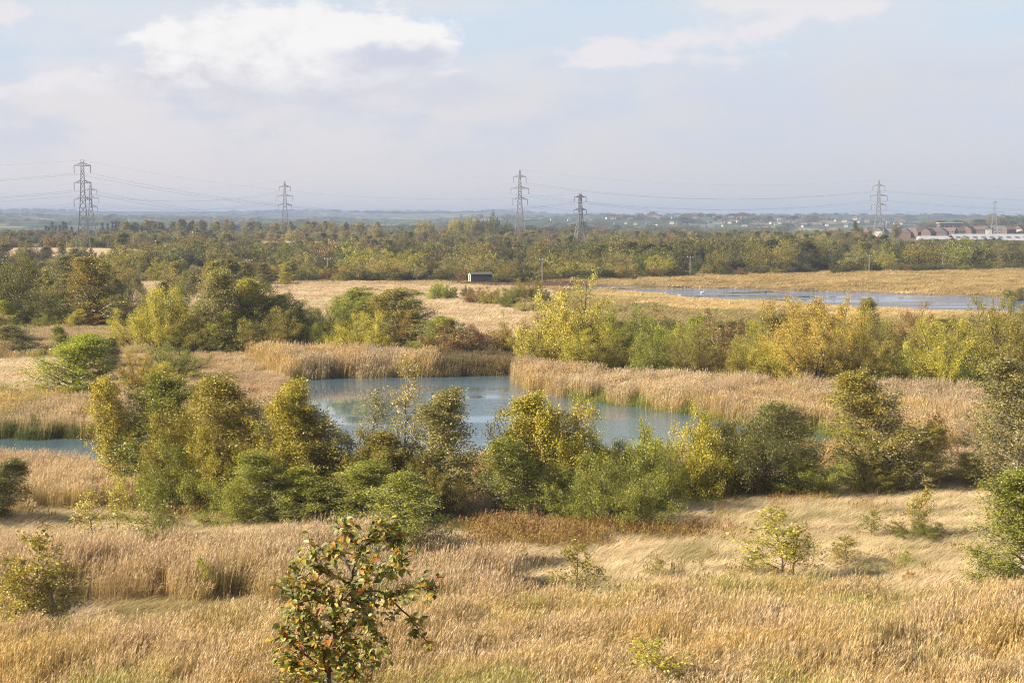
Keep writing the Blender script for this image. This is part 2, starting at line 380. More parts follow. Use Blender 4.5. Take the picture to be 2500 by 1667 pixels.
# ------------------------------------------------------------------ terrain, water, air
def build_ground():
    r = [2.5]
    while r[-1] < 13200:
        q = r[-1]; r.append(q * (1.016 if q < 55 else 1.0068 if q < 620 else 1.013 if q < 2200 else 1.018))
    r = np.array(r)
    az = np.concatenate([np.arange(-17.5, 17.5, .1), np.arange(17.5, 342.5, 2.5)]); az = np.radians(az)
    R, A = np.meshgrid(r, az, indexing='ij'); x = R * np.sin(A); y = R * np.cos(A); z = ground(x, y)
    nr, na = R.shape
    V = np.stack([x, y, z], -1).reshape(-1, 3)
    i, j = np.meshgrid(np.arange(nr - 1), np.arange(na), indexing='ij'); j2 = (j + 1) % na
    Q = np.stack([i * na + j, (i + 1) * na + j, (i + 1) * na + j2, i * na + j2], -1).reshape(-1, 4)
    c = V[Q].mean(1); cx, cy = c[:, 0], c[:, 1]; rr = np.hypot(cx, cy); azp = np.arctan2(cx, np.maximum(cy, 1e-3)) * F
    col = np.tile(np.array([.17, .125, .06]), (len(c), 1))
    def blend(w, k):
        nonlocal col
        col = col * (1 - w[:, None]) + np.array(k) * w[:, None]
    n = fbm(cx / 9, cy / 18, 5, 3)
    blend(sstep(rr, 150, 60) * .9, (.40, .31, .18))
    blend(sstep(n, .35, .6) * .5 * (rr < 320), (.22, .17, .075))
    for P, k, s in ((STRAW1, (.50, .385, .225), 6), (LAKEFIELD, (.30, .215, .10), 6), (NEARSTRIP, (.40, .31, .15), 5), (MEADOW2, (.46, .34, .20), 4), (MUDDY, (.13, .07, .045), 6)):
        blend(sstep(sdist(P, cx, cy), s, -s), k)
    for px, py, d, wx, wy, h in MOUNDS:
        blend(sstep(np.exp(-((cx - (px - 1250) / F * d) / wx) ** 2 - ((cy - d) / wy) ** 2), .25, .5), (.50, .37, .23))
    sd = np.where(rr < 420, sdist(POND, cx, cy), 99.); blend(sstep(sd, 1.5, -1), (.05, .05, .02))
    sl = np.where((rr > 280) & (rr < 1500), sdist(LAKE, cx, cy), 99.); blend(sstep(sl, 4, .5), (.15, .10, .06))
    col = np.hstack([col * .88, np.ones((len(c), 1))])
    me = new_mesh('ground', V, Q, M['ground'], None, {'cover': ('FLOAT_COLOR', col), 'far': ('FLOAT', sstep(rr, 1500, 2100))}, True)
    link('ground', me, kind='structure', label='wide flat grassland rising to low wooded hills on the horizon')
build_ground()

def sheet(name, P, z, m, margin, label):
    # triangulated strip grid clipped to the shore line with a margin that runs under the bank
    x0, y0 = P.min(0) - margin; x1, y1 = P.max(0) + margin; n = 60
    xs = np.linspace(x0, x1, n * 2); ys = np.linspace(y0, y1, n)
    X, Y = np.meshgrid(xs, ys, indexing='ij'); V = np.stack([X, Y, np.full(X.shape, z)], -1).reshape(-1, 3)
    i, j = np.meshgrid(np.arange(len(xs) - 1), np.arange(n - 1), indexing='ij'); a = i * n + j
    Q = np.stack([a, a + n, a + n + 1, a + 1], -1).reshape(-1, 4)
    cx = V[Q].mean(1); keep = sdist(P, cx[:, 0], cx[:, 1]) < margin
    Q = Q[keep]; used, inv = np.unique(Q, return_inverse=True)
    link(name, new_mesh(name, V[used], inv.reshape(-1, 4), m), kind='structure', label=label)
sheet('pond_water', POND, 0.0, M['pond'], 6, 'rippled pond between reed beds, green at its edges')
sheet('lake_water', LAKE, 0.0, M['lake'], 10, 'long pale blue lake below the ochre field')

def build_haze():
    b = MB(); b.box((0, 0, 33), (28000, 28000, 118)); me = b.mesh('haze', [])
    o = link('haze', me, kind='stuff', label='thin pale blue haze over the whole country')
    m = bpy.data.materials.new('haze'); m.use_nodes = True; t = NT(m.node_tree); t.n.clear()
    v = t.node('ShaderNodeVolumePrincipled'); v.inputs['Color'].default_value = (.43, .53, .72, 1); v.inputs['Density'].default_value = HAZE
    v.inputs['Anisotropy'].default_value = 0.0
    out = t.node('ShaderNodeOutputMaterial'); t.put(out.inputs['Volume'], v.outputs[0]); me.materials.append(m)
HAZE = 1.45e-4
build_haze()

# ------------------------------------------------------------------ trees
def unit(v): return v / (np.linalg.norm(v) + 1e-9)
def grow(sp, seed):
    """returns branch tubes and leaf anchors of a tree one unit high"""
    rng = np.random.default_rng(seed); tubes = []; anch = []
    L = sp['levels']; last = len(L) - 1
    def branch(p, d, length, rad, lvl, clump):
        s = L[lvl]; n = s['seg']; pts = [p]; dirs = [d]; q = p
        for k in range(n):
            d = unit(d + rng.normal(0, s['wander'], 3) + np.array([0, 0, s['trop']]) + sp.get('wind', np.zeros(3)) * (lvl + 1) * .5)
            q = q + d * length / n; q = np.array([q[0], q[1], max(q[2], .01)]); pts.append(q); dirs.append(d)
        pts = np.array(pts); r = rad * (1 - .82 * np.linspace(0, 1, n + 1)); tubes.append((lvl, pts, r))
        if lvl >= sp.get('leaf_from', last):
            m = s.get('anch', 3)
            for k in range(m):
                t = (k + rng.random()) / m; t = .15 + .85 * t; f = t * n; i0 = min(int(f), n - 1)
                anch.append((*(pts[i0] + (pts[i0 + 1] - pts[i0]) * (f - i0)), clump))
        if lvl < last:
            nc = s['kids']; az0 = rng.random() * 6.28
            for k in range(nc):
                t = s['start'] + (1 - s['start']) * (k + rng.random() * .8) / nc; f = min(t, .999) * n; i0 = int(f)
                bp = pts[i0] + (pts[i0 + 1] - pts[i0]) * (f - i0); bd = dirs[min(i0 + 1, n)]
                az = az0 + k * 2.4 + rng.normal(0, .35); an = math.radians(s['ang'] * (1 + rng.normal(0, .18)) * (1 - s.get('anfall', 0) * t))
                ref = np.array([0, 0, 1.]) if abs(bd[2]) < .95 else np.array([1., 0, 0])
                u = unit(np.cross(bd, ref)); w = np.cross(bd, u)
                nd = unit(bd * math.cos(an) + (u * math.cos(az) + w * math.sin(az)) * math.sin(an))
                ln = length * s['ratio'](t) * (1 + rng.normal(0, .16))
                branch(bp, nd, ln, max(r[i0] * .55, sp['minr']), lvl + 1, rng.random() if lvl == sp.get('clump', last - 1) else clump)
    if sp.get('stems', 1) == 1:
        branch(np.zeros(3), unit(np.array([rng.normal(0, .04), rng.normal(0, .04), 1.])), sp['len'], sp['rad'], 0, .5)
    else:
        z0 = sp.get('bole', 0)
        if z0: tubes.append((0, np.array([[0, 0, 0], [0.01, 0, z0 * .5], [0, 0, z0 + .03]]), np.array([sp['rad'] * 1.8, sp['rad'] * 1.4, sp['rad'] * 1.2])))
        for k in range(sp['stems']):
            f = (k + .5) / sp['stems']; an = math.radians(sp['cone']) * math.sqrt(f); az = k * 2.4 + rng.normal(0, .3)
            d = np.array([math.cos(az) * math.sin(an), math.sin(az) * math.sin(an), math.cos(an)])
            p = np.array([math.cos(az), math.sin(az), 0]) * sp.get('spread', .03) * rng.random(); p[2] = z0
            branch(p, d, sp['len'] * (1 - sp.get('side', .25) * f) * (1 + rng.normal(0, .08)), sp['rad'], 0, rng.random())
    return tubes, np.array(anch)

def tree_meshes(name, sp, seed, nleaf, leaf, maxlvl=2, bark_m=None, far=False):
    rng = np.random.default_rng(seed + 500); tubes, anch = grow(sp, seed)
    allp = anch[:, :3]; top = np.percentile(allp[:, 2], 99.6); wx = np.percentile(np.abs(allp[:, :2]), 97) * 2
    b = MB()
    for lvl, pts, r in tubes:
        if lvl <= maxlvl: b.tube(pts, np.maximum(r, sp['minr'] * .7), 5 if lvl == 0 else 3, 0, cap=False)
    tv = np.vstack(b.v); tv[:, 2] /= top; tv[:, :2] /= wx
    idx = rng.integers(0, len(anch), nleaf); P = anch[idx, :3] + rng.normal(0, 1, (nleaf, 3)) * sp['scatter'] * np.array([1, 1, .8])
    P[:, 2] = np.maximum(P[:, 2], .01)
    clump = anch[idx, 3]
    nrm = rng.normal(0, 1, (nleaf, 3)); nrm /= np.linalg.norm(nrm, axis=1)[:, None]
    a = rng.normal(0, 1, (nleaf, 3)); a[:, 2] += sp.get('hang', -.5); u = a - nrm * (a * nrm).sum(1)[:, None]; u /= np.linalg.norm(u, axis=1)[:, None]
    v = np.cross(nrm, u); sc = leaf * rng.uniform(.6, 1.35, nleaf)[:, None]; asp = sp.get('aspect', .62)
    V = np.stack([P, P + u * sc * .5 + v * sc * asp * .5, P + u * sc, P + u * sc * .45 - v * sc * asp * .5], 1).reshape(-1, 3)
    V[:, 2] /= top; V[:, :2] /= wx
    Q = np.arange(nleaf * 4).reshape(-1, 4)
    lv = np.clip(.45 * clump + .55 * rng.random(nleaf), 0, 1); la = np.clip(.7 * ((clump * 7.31) % 1) + .3 * rng.random(nleaf), 0, 1)
    lm = M['leaf']
    bm_ = bark_m or M['bark']
    if far:     # one mesh, wood and leaves in two slots
        tq = np.vstack(b.f); nt = len(tv)
        me = new_mesh(name, np.vstack([tv, V]), np.vstack([tq, Q + nt]), [bm_, lm], np.r_[np.zeros(len(tq), int), np.ones(len(Q), int)],
                      {'lv': ('FLOAT', np.r_[np.zeros(len(tq)), lv]), 'la': ('FLOAT', np.r_[np.zeros(len(tq)), la])})
        return me
    crown = new_mesh(name + '_crown', V, Q, lm, None, {'lv': ('FLOAT', lv), 'la': ('FLOAT', la)})
    trunk = new_mesh(name + '_trunk', tv, np.vstack(b.f), bm_)
    return trunk, crown

A = np.array
SP = {
 'birch': dict(levels=[dict(seg=12, wander=.05, trop=.06, kids=64, start=.05, ang=42, anfall=.25, ratio=lambda t: .33 * (1.03 - t) ** .55 * min(1, .55 + 2 * t) + .03),
                       dict(seg=5, wander=.14, trop=.06, kids=8, start=.15, ang=40, ratio=lambda t: .55 * (1.15 - t)),
                       dict(seg=3, wander=.22, trop=-.16, anch=4)], len=1., rad=.016, minr=.0013, scatter=.020, hang=-.8, wind=A([.02, .01, 0])),
 'willow': dict(stems=11, cone=52, len=.98, rad=.016, bole=0, side=.32, spread=.06, levels=[dict(seg=7, wander=.10, trop=.05, kids=11, start=.18, ang=42, ratio=lambda t: .46 * (1.25 - t)),
                       dict(seg=4, wander=.18, trop=.09, kids=6, start=.2, ang=38, ratio=lambda t: .45),
                       dict(seg=3, wander=.2, trop=.08, anch=4)], minr=.0012, scatter=.022, aspect=.4, hang=.1),
 'round': dict(stems=15, cone=84, len=.80, rad=.016, bole=.06, side=.12, levels=[dict(seg=6, wander=.13, trop=.07, kids=9, start=.25, ang=50, ratio=lambda t: .5 * (1.25 - t)),
                       dict(seg=4, wander=.2, trop=.04, kids=6, start=.2, ang=48, ratio=lambda t: .45),
                       dict(seg=3, wander=.25, trop=0, anch=4)], minr=.0015, scatter=.036, aspect=.75),
 'scrub': dict(stems=12, cone=80, len=.85, rad=.014, bole=0, side=.25, spread=.15, levels=[dict(seg=5, wander=.15, trop=.05, kids=8, start=.15, ang=48, ratio=lambda t: .5 * (1.2 - t)),
                       dict(seg=3, wander=.2, trop=.03, kids=5, start=.2, ang=45, ratio=lambda t: .5),
                       dict(seg=2, wander=.25, trop=0, anch=3)], minr=.002, scatter=.035, aspect=.75),
 'poplar': dict(levels=[dict(seg=9, wander=.02, trop=.05, kids=34, start=.06, ang=20, ratio=lambda t: .26 * (1.05 - t) ** .4),
                       dict(seg=4, wander=.06, trop=.15, kids=5, start=.2, ang=20, ratio=lambda t: .5), dict(seg=2, wander=.1, trop=.1, anch=3)], len=1., rad=.014, minr=.002, scatter=.012, hang=.5),
 'pine': dict(levels=[dict(seg=9, wander=.02, trop=.05, kids=40, start=.12, ang=78, ratio=lambda t: .34 * (1.05 - t)),
                       dict(seg=4, wander=.08, trop=.0, kids=7, start=.15, ang=45, ratio=lambda t: .4), dict(seg=2, wander=.1, trop=-.02, anch=3)], len=1., rad=.016, minr=.002, scatter=.014),
 'sapling': dict(levels=[dict(seg=8, wander=.07, trop=.05, kids=19, start=.16, ang=46, ratio=lambda t: .46 * (1.08 - t) ** .7),
                       dict(seg=4, wander=.16, trop=.08, kids=7, start=.2, ang=42, ratio=lambda t: .5), dict(seg=3, wander=.2, trop=0, anch=4)], len=1., rad=.012, minr=.0022, scatter=.018, hang=-.3),
 'bare': dict(stems=9, cone=68, len=.95, rad=.016, side=.15, levels=[dict(seg=6, wander=.14, trop=.05, kids=9, start=.25, ang=42, ratio=lambda t: .5 * (1.25 - t)),
                       dict(seg=4, wander=.18, trop=.05, kids=6, start=.2, ang=40, ratio=lambda t: .5), dict(seg=3, wander=.2, trop=0, anch=1)], minr=.0022, scatter=.01),
}
SP['willow']['leaf_from'] = 1; SP['round']['leaf_from'] = 1; SP['scrub']['leaf_from'] = 1; SP['willow']['levels'][0]['start'] = .06; SP['willow']['levels'][1]['anch'] = 5; SP['round']['levels'][0]['start'] = .1; SP['scrub']['levels'][0]['start'] = .05
SP['thin'] = dict(SP['birch']); SP['thin']['levels'] = [dict(SP['birch']['levels'][0], kids=30, start=.2), dict(SP['birch']['levels'][1], kids=6), SP['birch']['levels'][2]]
LIB = {}
def lib(kind, n, nleaf, leaf, **kw):
    LIB[kind] = [tree_meshes(kind, SP[kind.split('_')[0]], 11 * k + len(kind) * 7 + 3, nleaf, leaf, **kw) for k in range(n)]
lib('birch', 4, 26000, .0115, bark_m=M['birch_bark'])
lib('willow', 4, 34000, .0165)
lib('round', 4, 38000, .0150)
lib('scrub', 2, 22000, .024, maxlvl=1)
lib('thin', 2, 3200, .0125, bark_m=M['birch_bark'])
lib('sapling', 3, 2000, .026, bark_m=M['twig'])
lib('bare', 1, 300, .012, bark_m=M['twig'])
FAR = {}
def farlib(kind, n, nleaf, leaf, **kw):
    FAR[kind] = [tree_meshes('far_' + kind, SP[kind], 17 * k + len(kind) * 5 + 1, nleaf, leaf, far=True, maxlvl=1, **kw) for k in range(n)]
farlib('birch', 3, 6500, .026, bark_m=M['birch_bark'])
farlib('willow', 2, 9000, .030)
farlib('round', 3, 9000, .031)
farlib('scrub', 3, 6500, .038)
farlib('poplar', 1, 1800, .035)
farlib('pine', 1, 2400, .035)

COL = dict(olive=(0.287, 0.250, 0.055), green=(0.244, 0.262, 0.051), bright=(0.329, 0.366, 0.043), dark=(0.140, 0.144, 0.044), grey=(0.287, 0.268, 0.110), gold=(0.450, 0.350, 0.085),
           yellow=(0.480, 0.440, 0.085), orange=(0.480, 0.270, 0.060), brown=(0.281, 0.183, 0.091), yg=(0.439, 0.403, 0.067), pale=(0.439, 0.390, 0.146), mauve=(0.268, 0.189, 0.122))
rg = np.random.default_rng(4)
def set_col(o, c, aut, jit=.08):
    k = 1.04 * (1 + rg.normal(0, jit)); o.color = (c[0] * k, c[1] * k, c[2] * k, aut)
def tree(kind, px, by, ty, w, col, aut, label, cat='tree', group=None, name=None, var=None):
    x, y, z = place(px, by); d = math.hypot(x, y)
    h = (by - ty) / F * y * 1.03 + .25; W = w / F * y * {'birch': 1.3, 'willow': 1.25, 'round': 1.3, 'scrub': 1.1}.get(kind, 1.)
    trunk, crown = LIB[kind][rg.integers(len(LIB[kind])) if var is None else var]
    nm = name or {'birch': 'birch_tree', 'thin': 'birch_tree', 'willow': 'willow_tree', 'round': 'tree', 'scrub': 'shrub', 'sapling': 'sapling', 'bare': 'bare_shrub'}[kind]
    root = empty(nm, (x, y, z - .1), label, cat, group, rg.random() * 6.28)
    a = link('trunk', trunk, root); b = link('crown', crown, root)
    for q in (a, b): q.scale = (W, W, h)
    set_col(b, COL[col], aut); return root

NEAR = [
 ('birch', 312, 1232, 935, 110, 'yg', .45, 'orange-leaved birch at the left end of the pondside clump, over the green inlet'),
 ('birch', 372, 1236, 930, 150, 'green', .05, 'dark green slender birch just right of the orange-leaved birch'),
 ('round', 480, 1250, 950, 175, 'olive', .12, 'broad olive willow in the left part of the pondside clump'),
 ('willow', 560, 1256, 960, 160, 'yg', .2, 'tall yellowish birch behind the broad olive willow of the pondside clump'),
 ('birch', 625, 1260, 930, 190, 'olive', .12, 'tall olive birch whose top reaches the shore of the pond'),
 ('birch', 700, 1270, 940, 120, 'yg', .25, 'yellow-green birch with a pale forked trunk in the middle of the pondside clump'),
 ('round', 430, 1248, 1005, 150, 'olive', .1, 'round-topped olive tree between the green slender birch and the broad olive one'),
 ('round', 560, 1252, 990, 160, 'olive', .12, 'round olive crown filling the gap left of the pale forked birch'),
 ('round', 765, 1264, 1030, 160, 'yg', .1, 'round yellow-olive crown right of the pale forked birch'),
 ('round', 1400, 1262, 1035, 150, 'yg', .1, 'round yellow-olive crown at the right of the wide golden-olive one'),
 ('round', 1470, 1266, 1080, 150, 'green', .04, 'green round crown between the two right-hand willows'),
 ('round', 1780, 1226, 1030, 150, 'olive', .04, 'round olive crown joining the lime and the dark round willows'),
 ('round', 690, 1262, 1010, 130, 'olive', .1, 'rounded olive tree behind the pale forked birch'),
 ('round', 890, 1268, 1060, 130, 'olive', .08, 'rounded olive bush below the thin grey-green birch', 'bush'),
 ('willow', 1060, 1275, 1120, 130, 'olive', .06, 'low olive bush at the foot of the airy grey-green birch', 'bush'),
 ('birch', 785, 1268, 1000, 150, 'olive', .08, 'olive birch with bushy top between the pale forked birch and the golden one'),
 ('birch', 812, 1265, 1085, 120, 'gold', .5, 'low golden birch with hanging sprays inside the pondside clump'),
 ('thin', 880, 1255, 965, 150, 'grey', .05, 'thin grey-green birch with the pond showing through its crown'),
 ('thin', 985, 1262, 880, 100, 'pale', .35, 'tallest sparse birch with a white trunk and nearly bare brownish top'),
 ('birch', 1075, 1262, 962, 140, 'grey', .05, 'airy grey-green birch at the right end of the left clump'),
 ('birch', 1010, 1266, 1060, 160, 'olive', .12, 'dark spreading birch below the sparse white-trunked one'),
 ('round', 450, 1262, 1090, 160, 'green', .05, 'green rounded tree low under the broad olive willow'),
 ('round', 590, 1285, 1150, 160, 'green', .04, 'low green bush in front of the clump under the tall olive birch', 'bush'),
 ('birch', 690, 1290, 1110, 150, 'green', .06, 'leafy green young birch in front of the pale forked birch'),
 ('birch', 760, 1290, 1150, 120, 'green', .05, 'small glossy green birch left of the golden hanging birch'),
 ('birch', 875, 1290, 1130, 150, 'green', .04, 'small grey-green birch in front of the thin birch'),
 ('birch', 945, 1300, 1190, 140, 'olive', .05, 'small olive birch behind the lone green foreground birch'),
 ('birch', 975, 1420, 1175, 195, 'green', .04, 'lone green birch standing in the reeds right of the orange-leaved foreground tree'),
 ('round', 1340, 1255, 985, 210, 'yg', .25, 'wide golden-olive willow in front of the right half of the pond'),
 ('birch', 1325, 1262, 972, 130, 'yg', .25, 'birch spire rising above the wide golden-olive willow'),
 ('thin', 1425, 1262, 1000, 120, 'gold', .2, 'white-trunked birch at the right side of the wide golden-olive willow'),
 ('birch', 1250, 1262, 1110, 120, 'grey', .05, 'grey-green bushy birch at the foot of the golden-olive willow, on its left'),
 ('birch', 1300, 1278, 1075, 150, 'green', .05, 'green birch standing in front of the golden-olive willow'),
 ('round', 1575, 1262, 1045, 150, 'green', .06, 'green willow with a bright middle right of the golden-olive willow'),
 ('round', 1575, 1230, 1060, 110, 'bright', .0, 'bright lime-green tree showing between the two willows'),
 ('willow', 1440, 1290, 1150, 180, 'green', .05, 'green leafy bush left of the dark dense bush', 'bush'),
 ('round', 1515, 1305, 1125, 200, 'green', .03, 'dense dark green bush at the front of the right clump', 'bush'),
 ('round', 1725, 1228, 1008, 160, 'yg', .08, 'yellow-green round willow at the near shore'),
 ('round', 1840, 1225, 1000, 180, 'dark', .03, 'dark olive round willow with visible stems right of the yellow-green one'),
 ('bare', 1785, 1228, 1140, 70, 'brown', 0, 'small leafless bush in front of the dark olive willow', 'bush'),
 ('birch', 1985, 1222, 1000, 170, 'grey', .12, 'grey-brown birch with a mottled trunk right of the dark olive willow'),
 ('willow', 1960, 1228, 1110, 170, 'green', .05, 'low green shrubbery at the foot of the mottled birch', 'shrub'),
 ('willow', 2110, 1195, 1075, 110, 'bright', .1, 'small lime-yellow bush between the two tall birches', 'bush'),
 ('birch', 2170, 1205, 922, 190, 'olive', .03, 'tall dark birch with a white lower trunk, highest of the right-hand clump'),
 ('willow', 2130, 1215, 1130, 130, 'olive', .08, 'low olive bush below the tall dark birch', 'bush'),
 ('birch', 2235, 1205, 1050, 120, 'olive', .05, 'dark olive young birch leaning right of the tall dark birch'),
 ('sapling', 2292, 1155, 1010, 90, 'brown', .2, 'thin brown-leaved young tree against the pinkish reeds'),
 ('bare', 2405, 1150, 1005, 170, 'brown', 0, 'leafless spreading bush in the pinkish reeds near the right edge', 'bush'),
 ('birch', 2490, 1210, 890, 150, 'grey', .06, 'grey-green birch cut by the right edge of the picture, beside the leafless bush'),
 ('birch', 2500, 1440, 1150, 180, 'green', .1, 'glossy green birch in the foreground at the right edge'),
 ('birch', 2400, 1200, 1110, 90, 'grey', .1, 'small grey shrub under the leafless bush', 'shrub'),
 ('birch', -20, 1290, 1130, 110, 'dark', 0, 'dark green tree at the left edge casting a shadow on the reeds'),
 ('willow', -190, 1300, 1120, 230, 'dark', 0, 'broad dark tree beyond the left edge of the picture'),
]
FORE = [
 ('sapling', 90, 1560, 1300, 190, 'olive', .2, 'young birch with sparse olive leaves in the left foreground reeds'),
 ('sapling', 45, 1580, 1390, 150, 'yg', .3, 'low yellowish bush at the foot of the left foreground birch'),
 ('sapling', 130, 1570, 1400, 150, 'olive', .2, 'small olive sapling right beside the left foreground birch'),
 ('sapling', 228, 1345, 1200, 100, 'pale', .1, 'thin pale sapling by the shaded reeds on the left'),
 ('sapling', 288, 1325, 1170, 70, 'yg', .1, 'slender pale-stemmed sapling in front of the orange-leaved birch'),
 ('sapling', 385, 1375, 1195, 130, 'green', .05, 'green young birch in the reeds below the broad olive willow'),
 ('round', 395, 1380, 1260, 95, 'green', .05, 'low wide green bush in the left reeds', 'bush'),
 ('sapling', 512, 1470, 1365, 60, 'bright', .2, 'small yellow-green sapling deep in the left reeds'),
 ('sapling', 1402, 1512, 1330, 130, 'olive', .15, 'single-stemmed sapling with a small round crown standing in the pale grass'),
 ('sapling', 1910, 1430, 1250, 170, 'yg', .1, 'yellow-green open shrub with crooked stem in the pale meadow', 'shrub'),
 ('sapling', 1935, 1425, 1290, 130, 'yg', .2, 'small yellowish shrub touching the crooked-stemmed one', 'shrub'),
 ('sapling', 1850, 1420, 1350, 90, 'green', .1, 'low green seedling left of the crooked-stemmed shrub', 'shrub'),
 ('sapling', 2072, 1395, 1315, 110, 'olive', .1, 'little olive shrub right of the crooked-stemmed one', 'shrub'),
 ('sapling', 2225, 1330, 1195, 90, 'olive', .1, 'thin olive sapling rising over the low bushes in the pale meadow'),
 ('willow', 2250, 1330, 1255, 140, 'green', .1, 'low green spreading bush in the middle of the pale meadow', 'bush'),
 ('sapling', 2130, 1325, 1255, 80, 'green', .15, 'tiny green shrub left of the low spreading bush', 'shrub'),
 ('sapling', 2210, 1398, 1355, 60, 'bright', .1, 'very small green seedling in the pale meadow below the spreading bush', 'shrub'),
 ('sapling', 2390, 1480, 1340, 90, 'green', .1, 'thin leafy sapling left of the foreground birch at the right edge'),
 ('sapling', 2430, 1470, 1370, 140, 'green', .1, 'leafy low branches beside the foreground birch at the right edge', 'shrub'),
 ('sapling', 1600, 1430, 1370, 70, 'olive', .1, 'small olive weed shrub right of the single-stemmed sapling', 'shrub'),
 ('sapling', 1610, 1740, 1570, 200, 'yg', .1, 'yellow-green low shrub at the bottom edge right of centre', 'shrub'),
 ('sapling', 700, 1760, 1600, 240, 'yellow', .1, 'yellow-leaved low shrub at the bottom left of the orange-leaved foreground tree', 'shrub'),
 ('sapling', 750, 1380, 1310, 40, 'olive', .2, 'thin twiggy sapling above the reeds behind the foreground tree'),
]
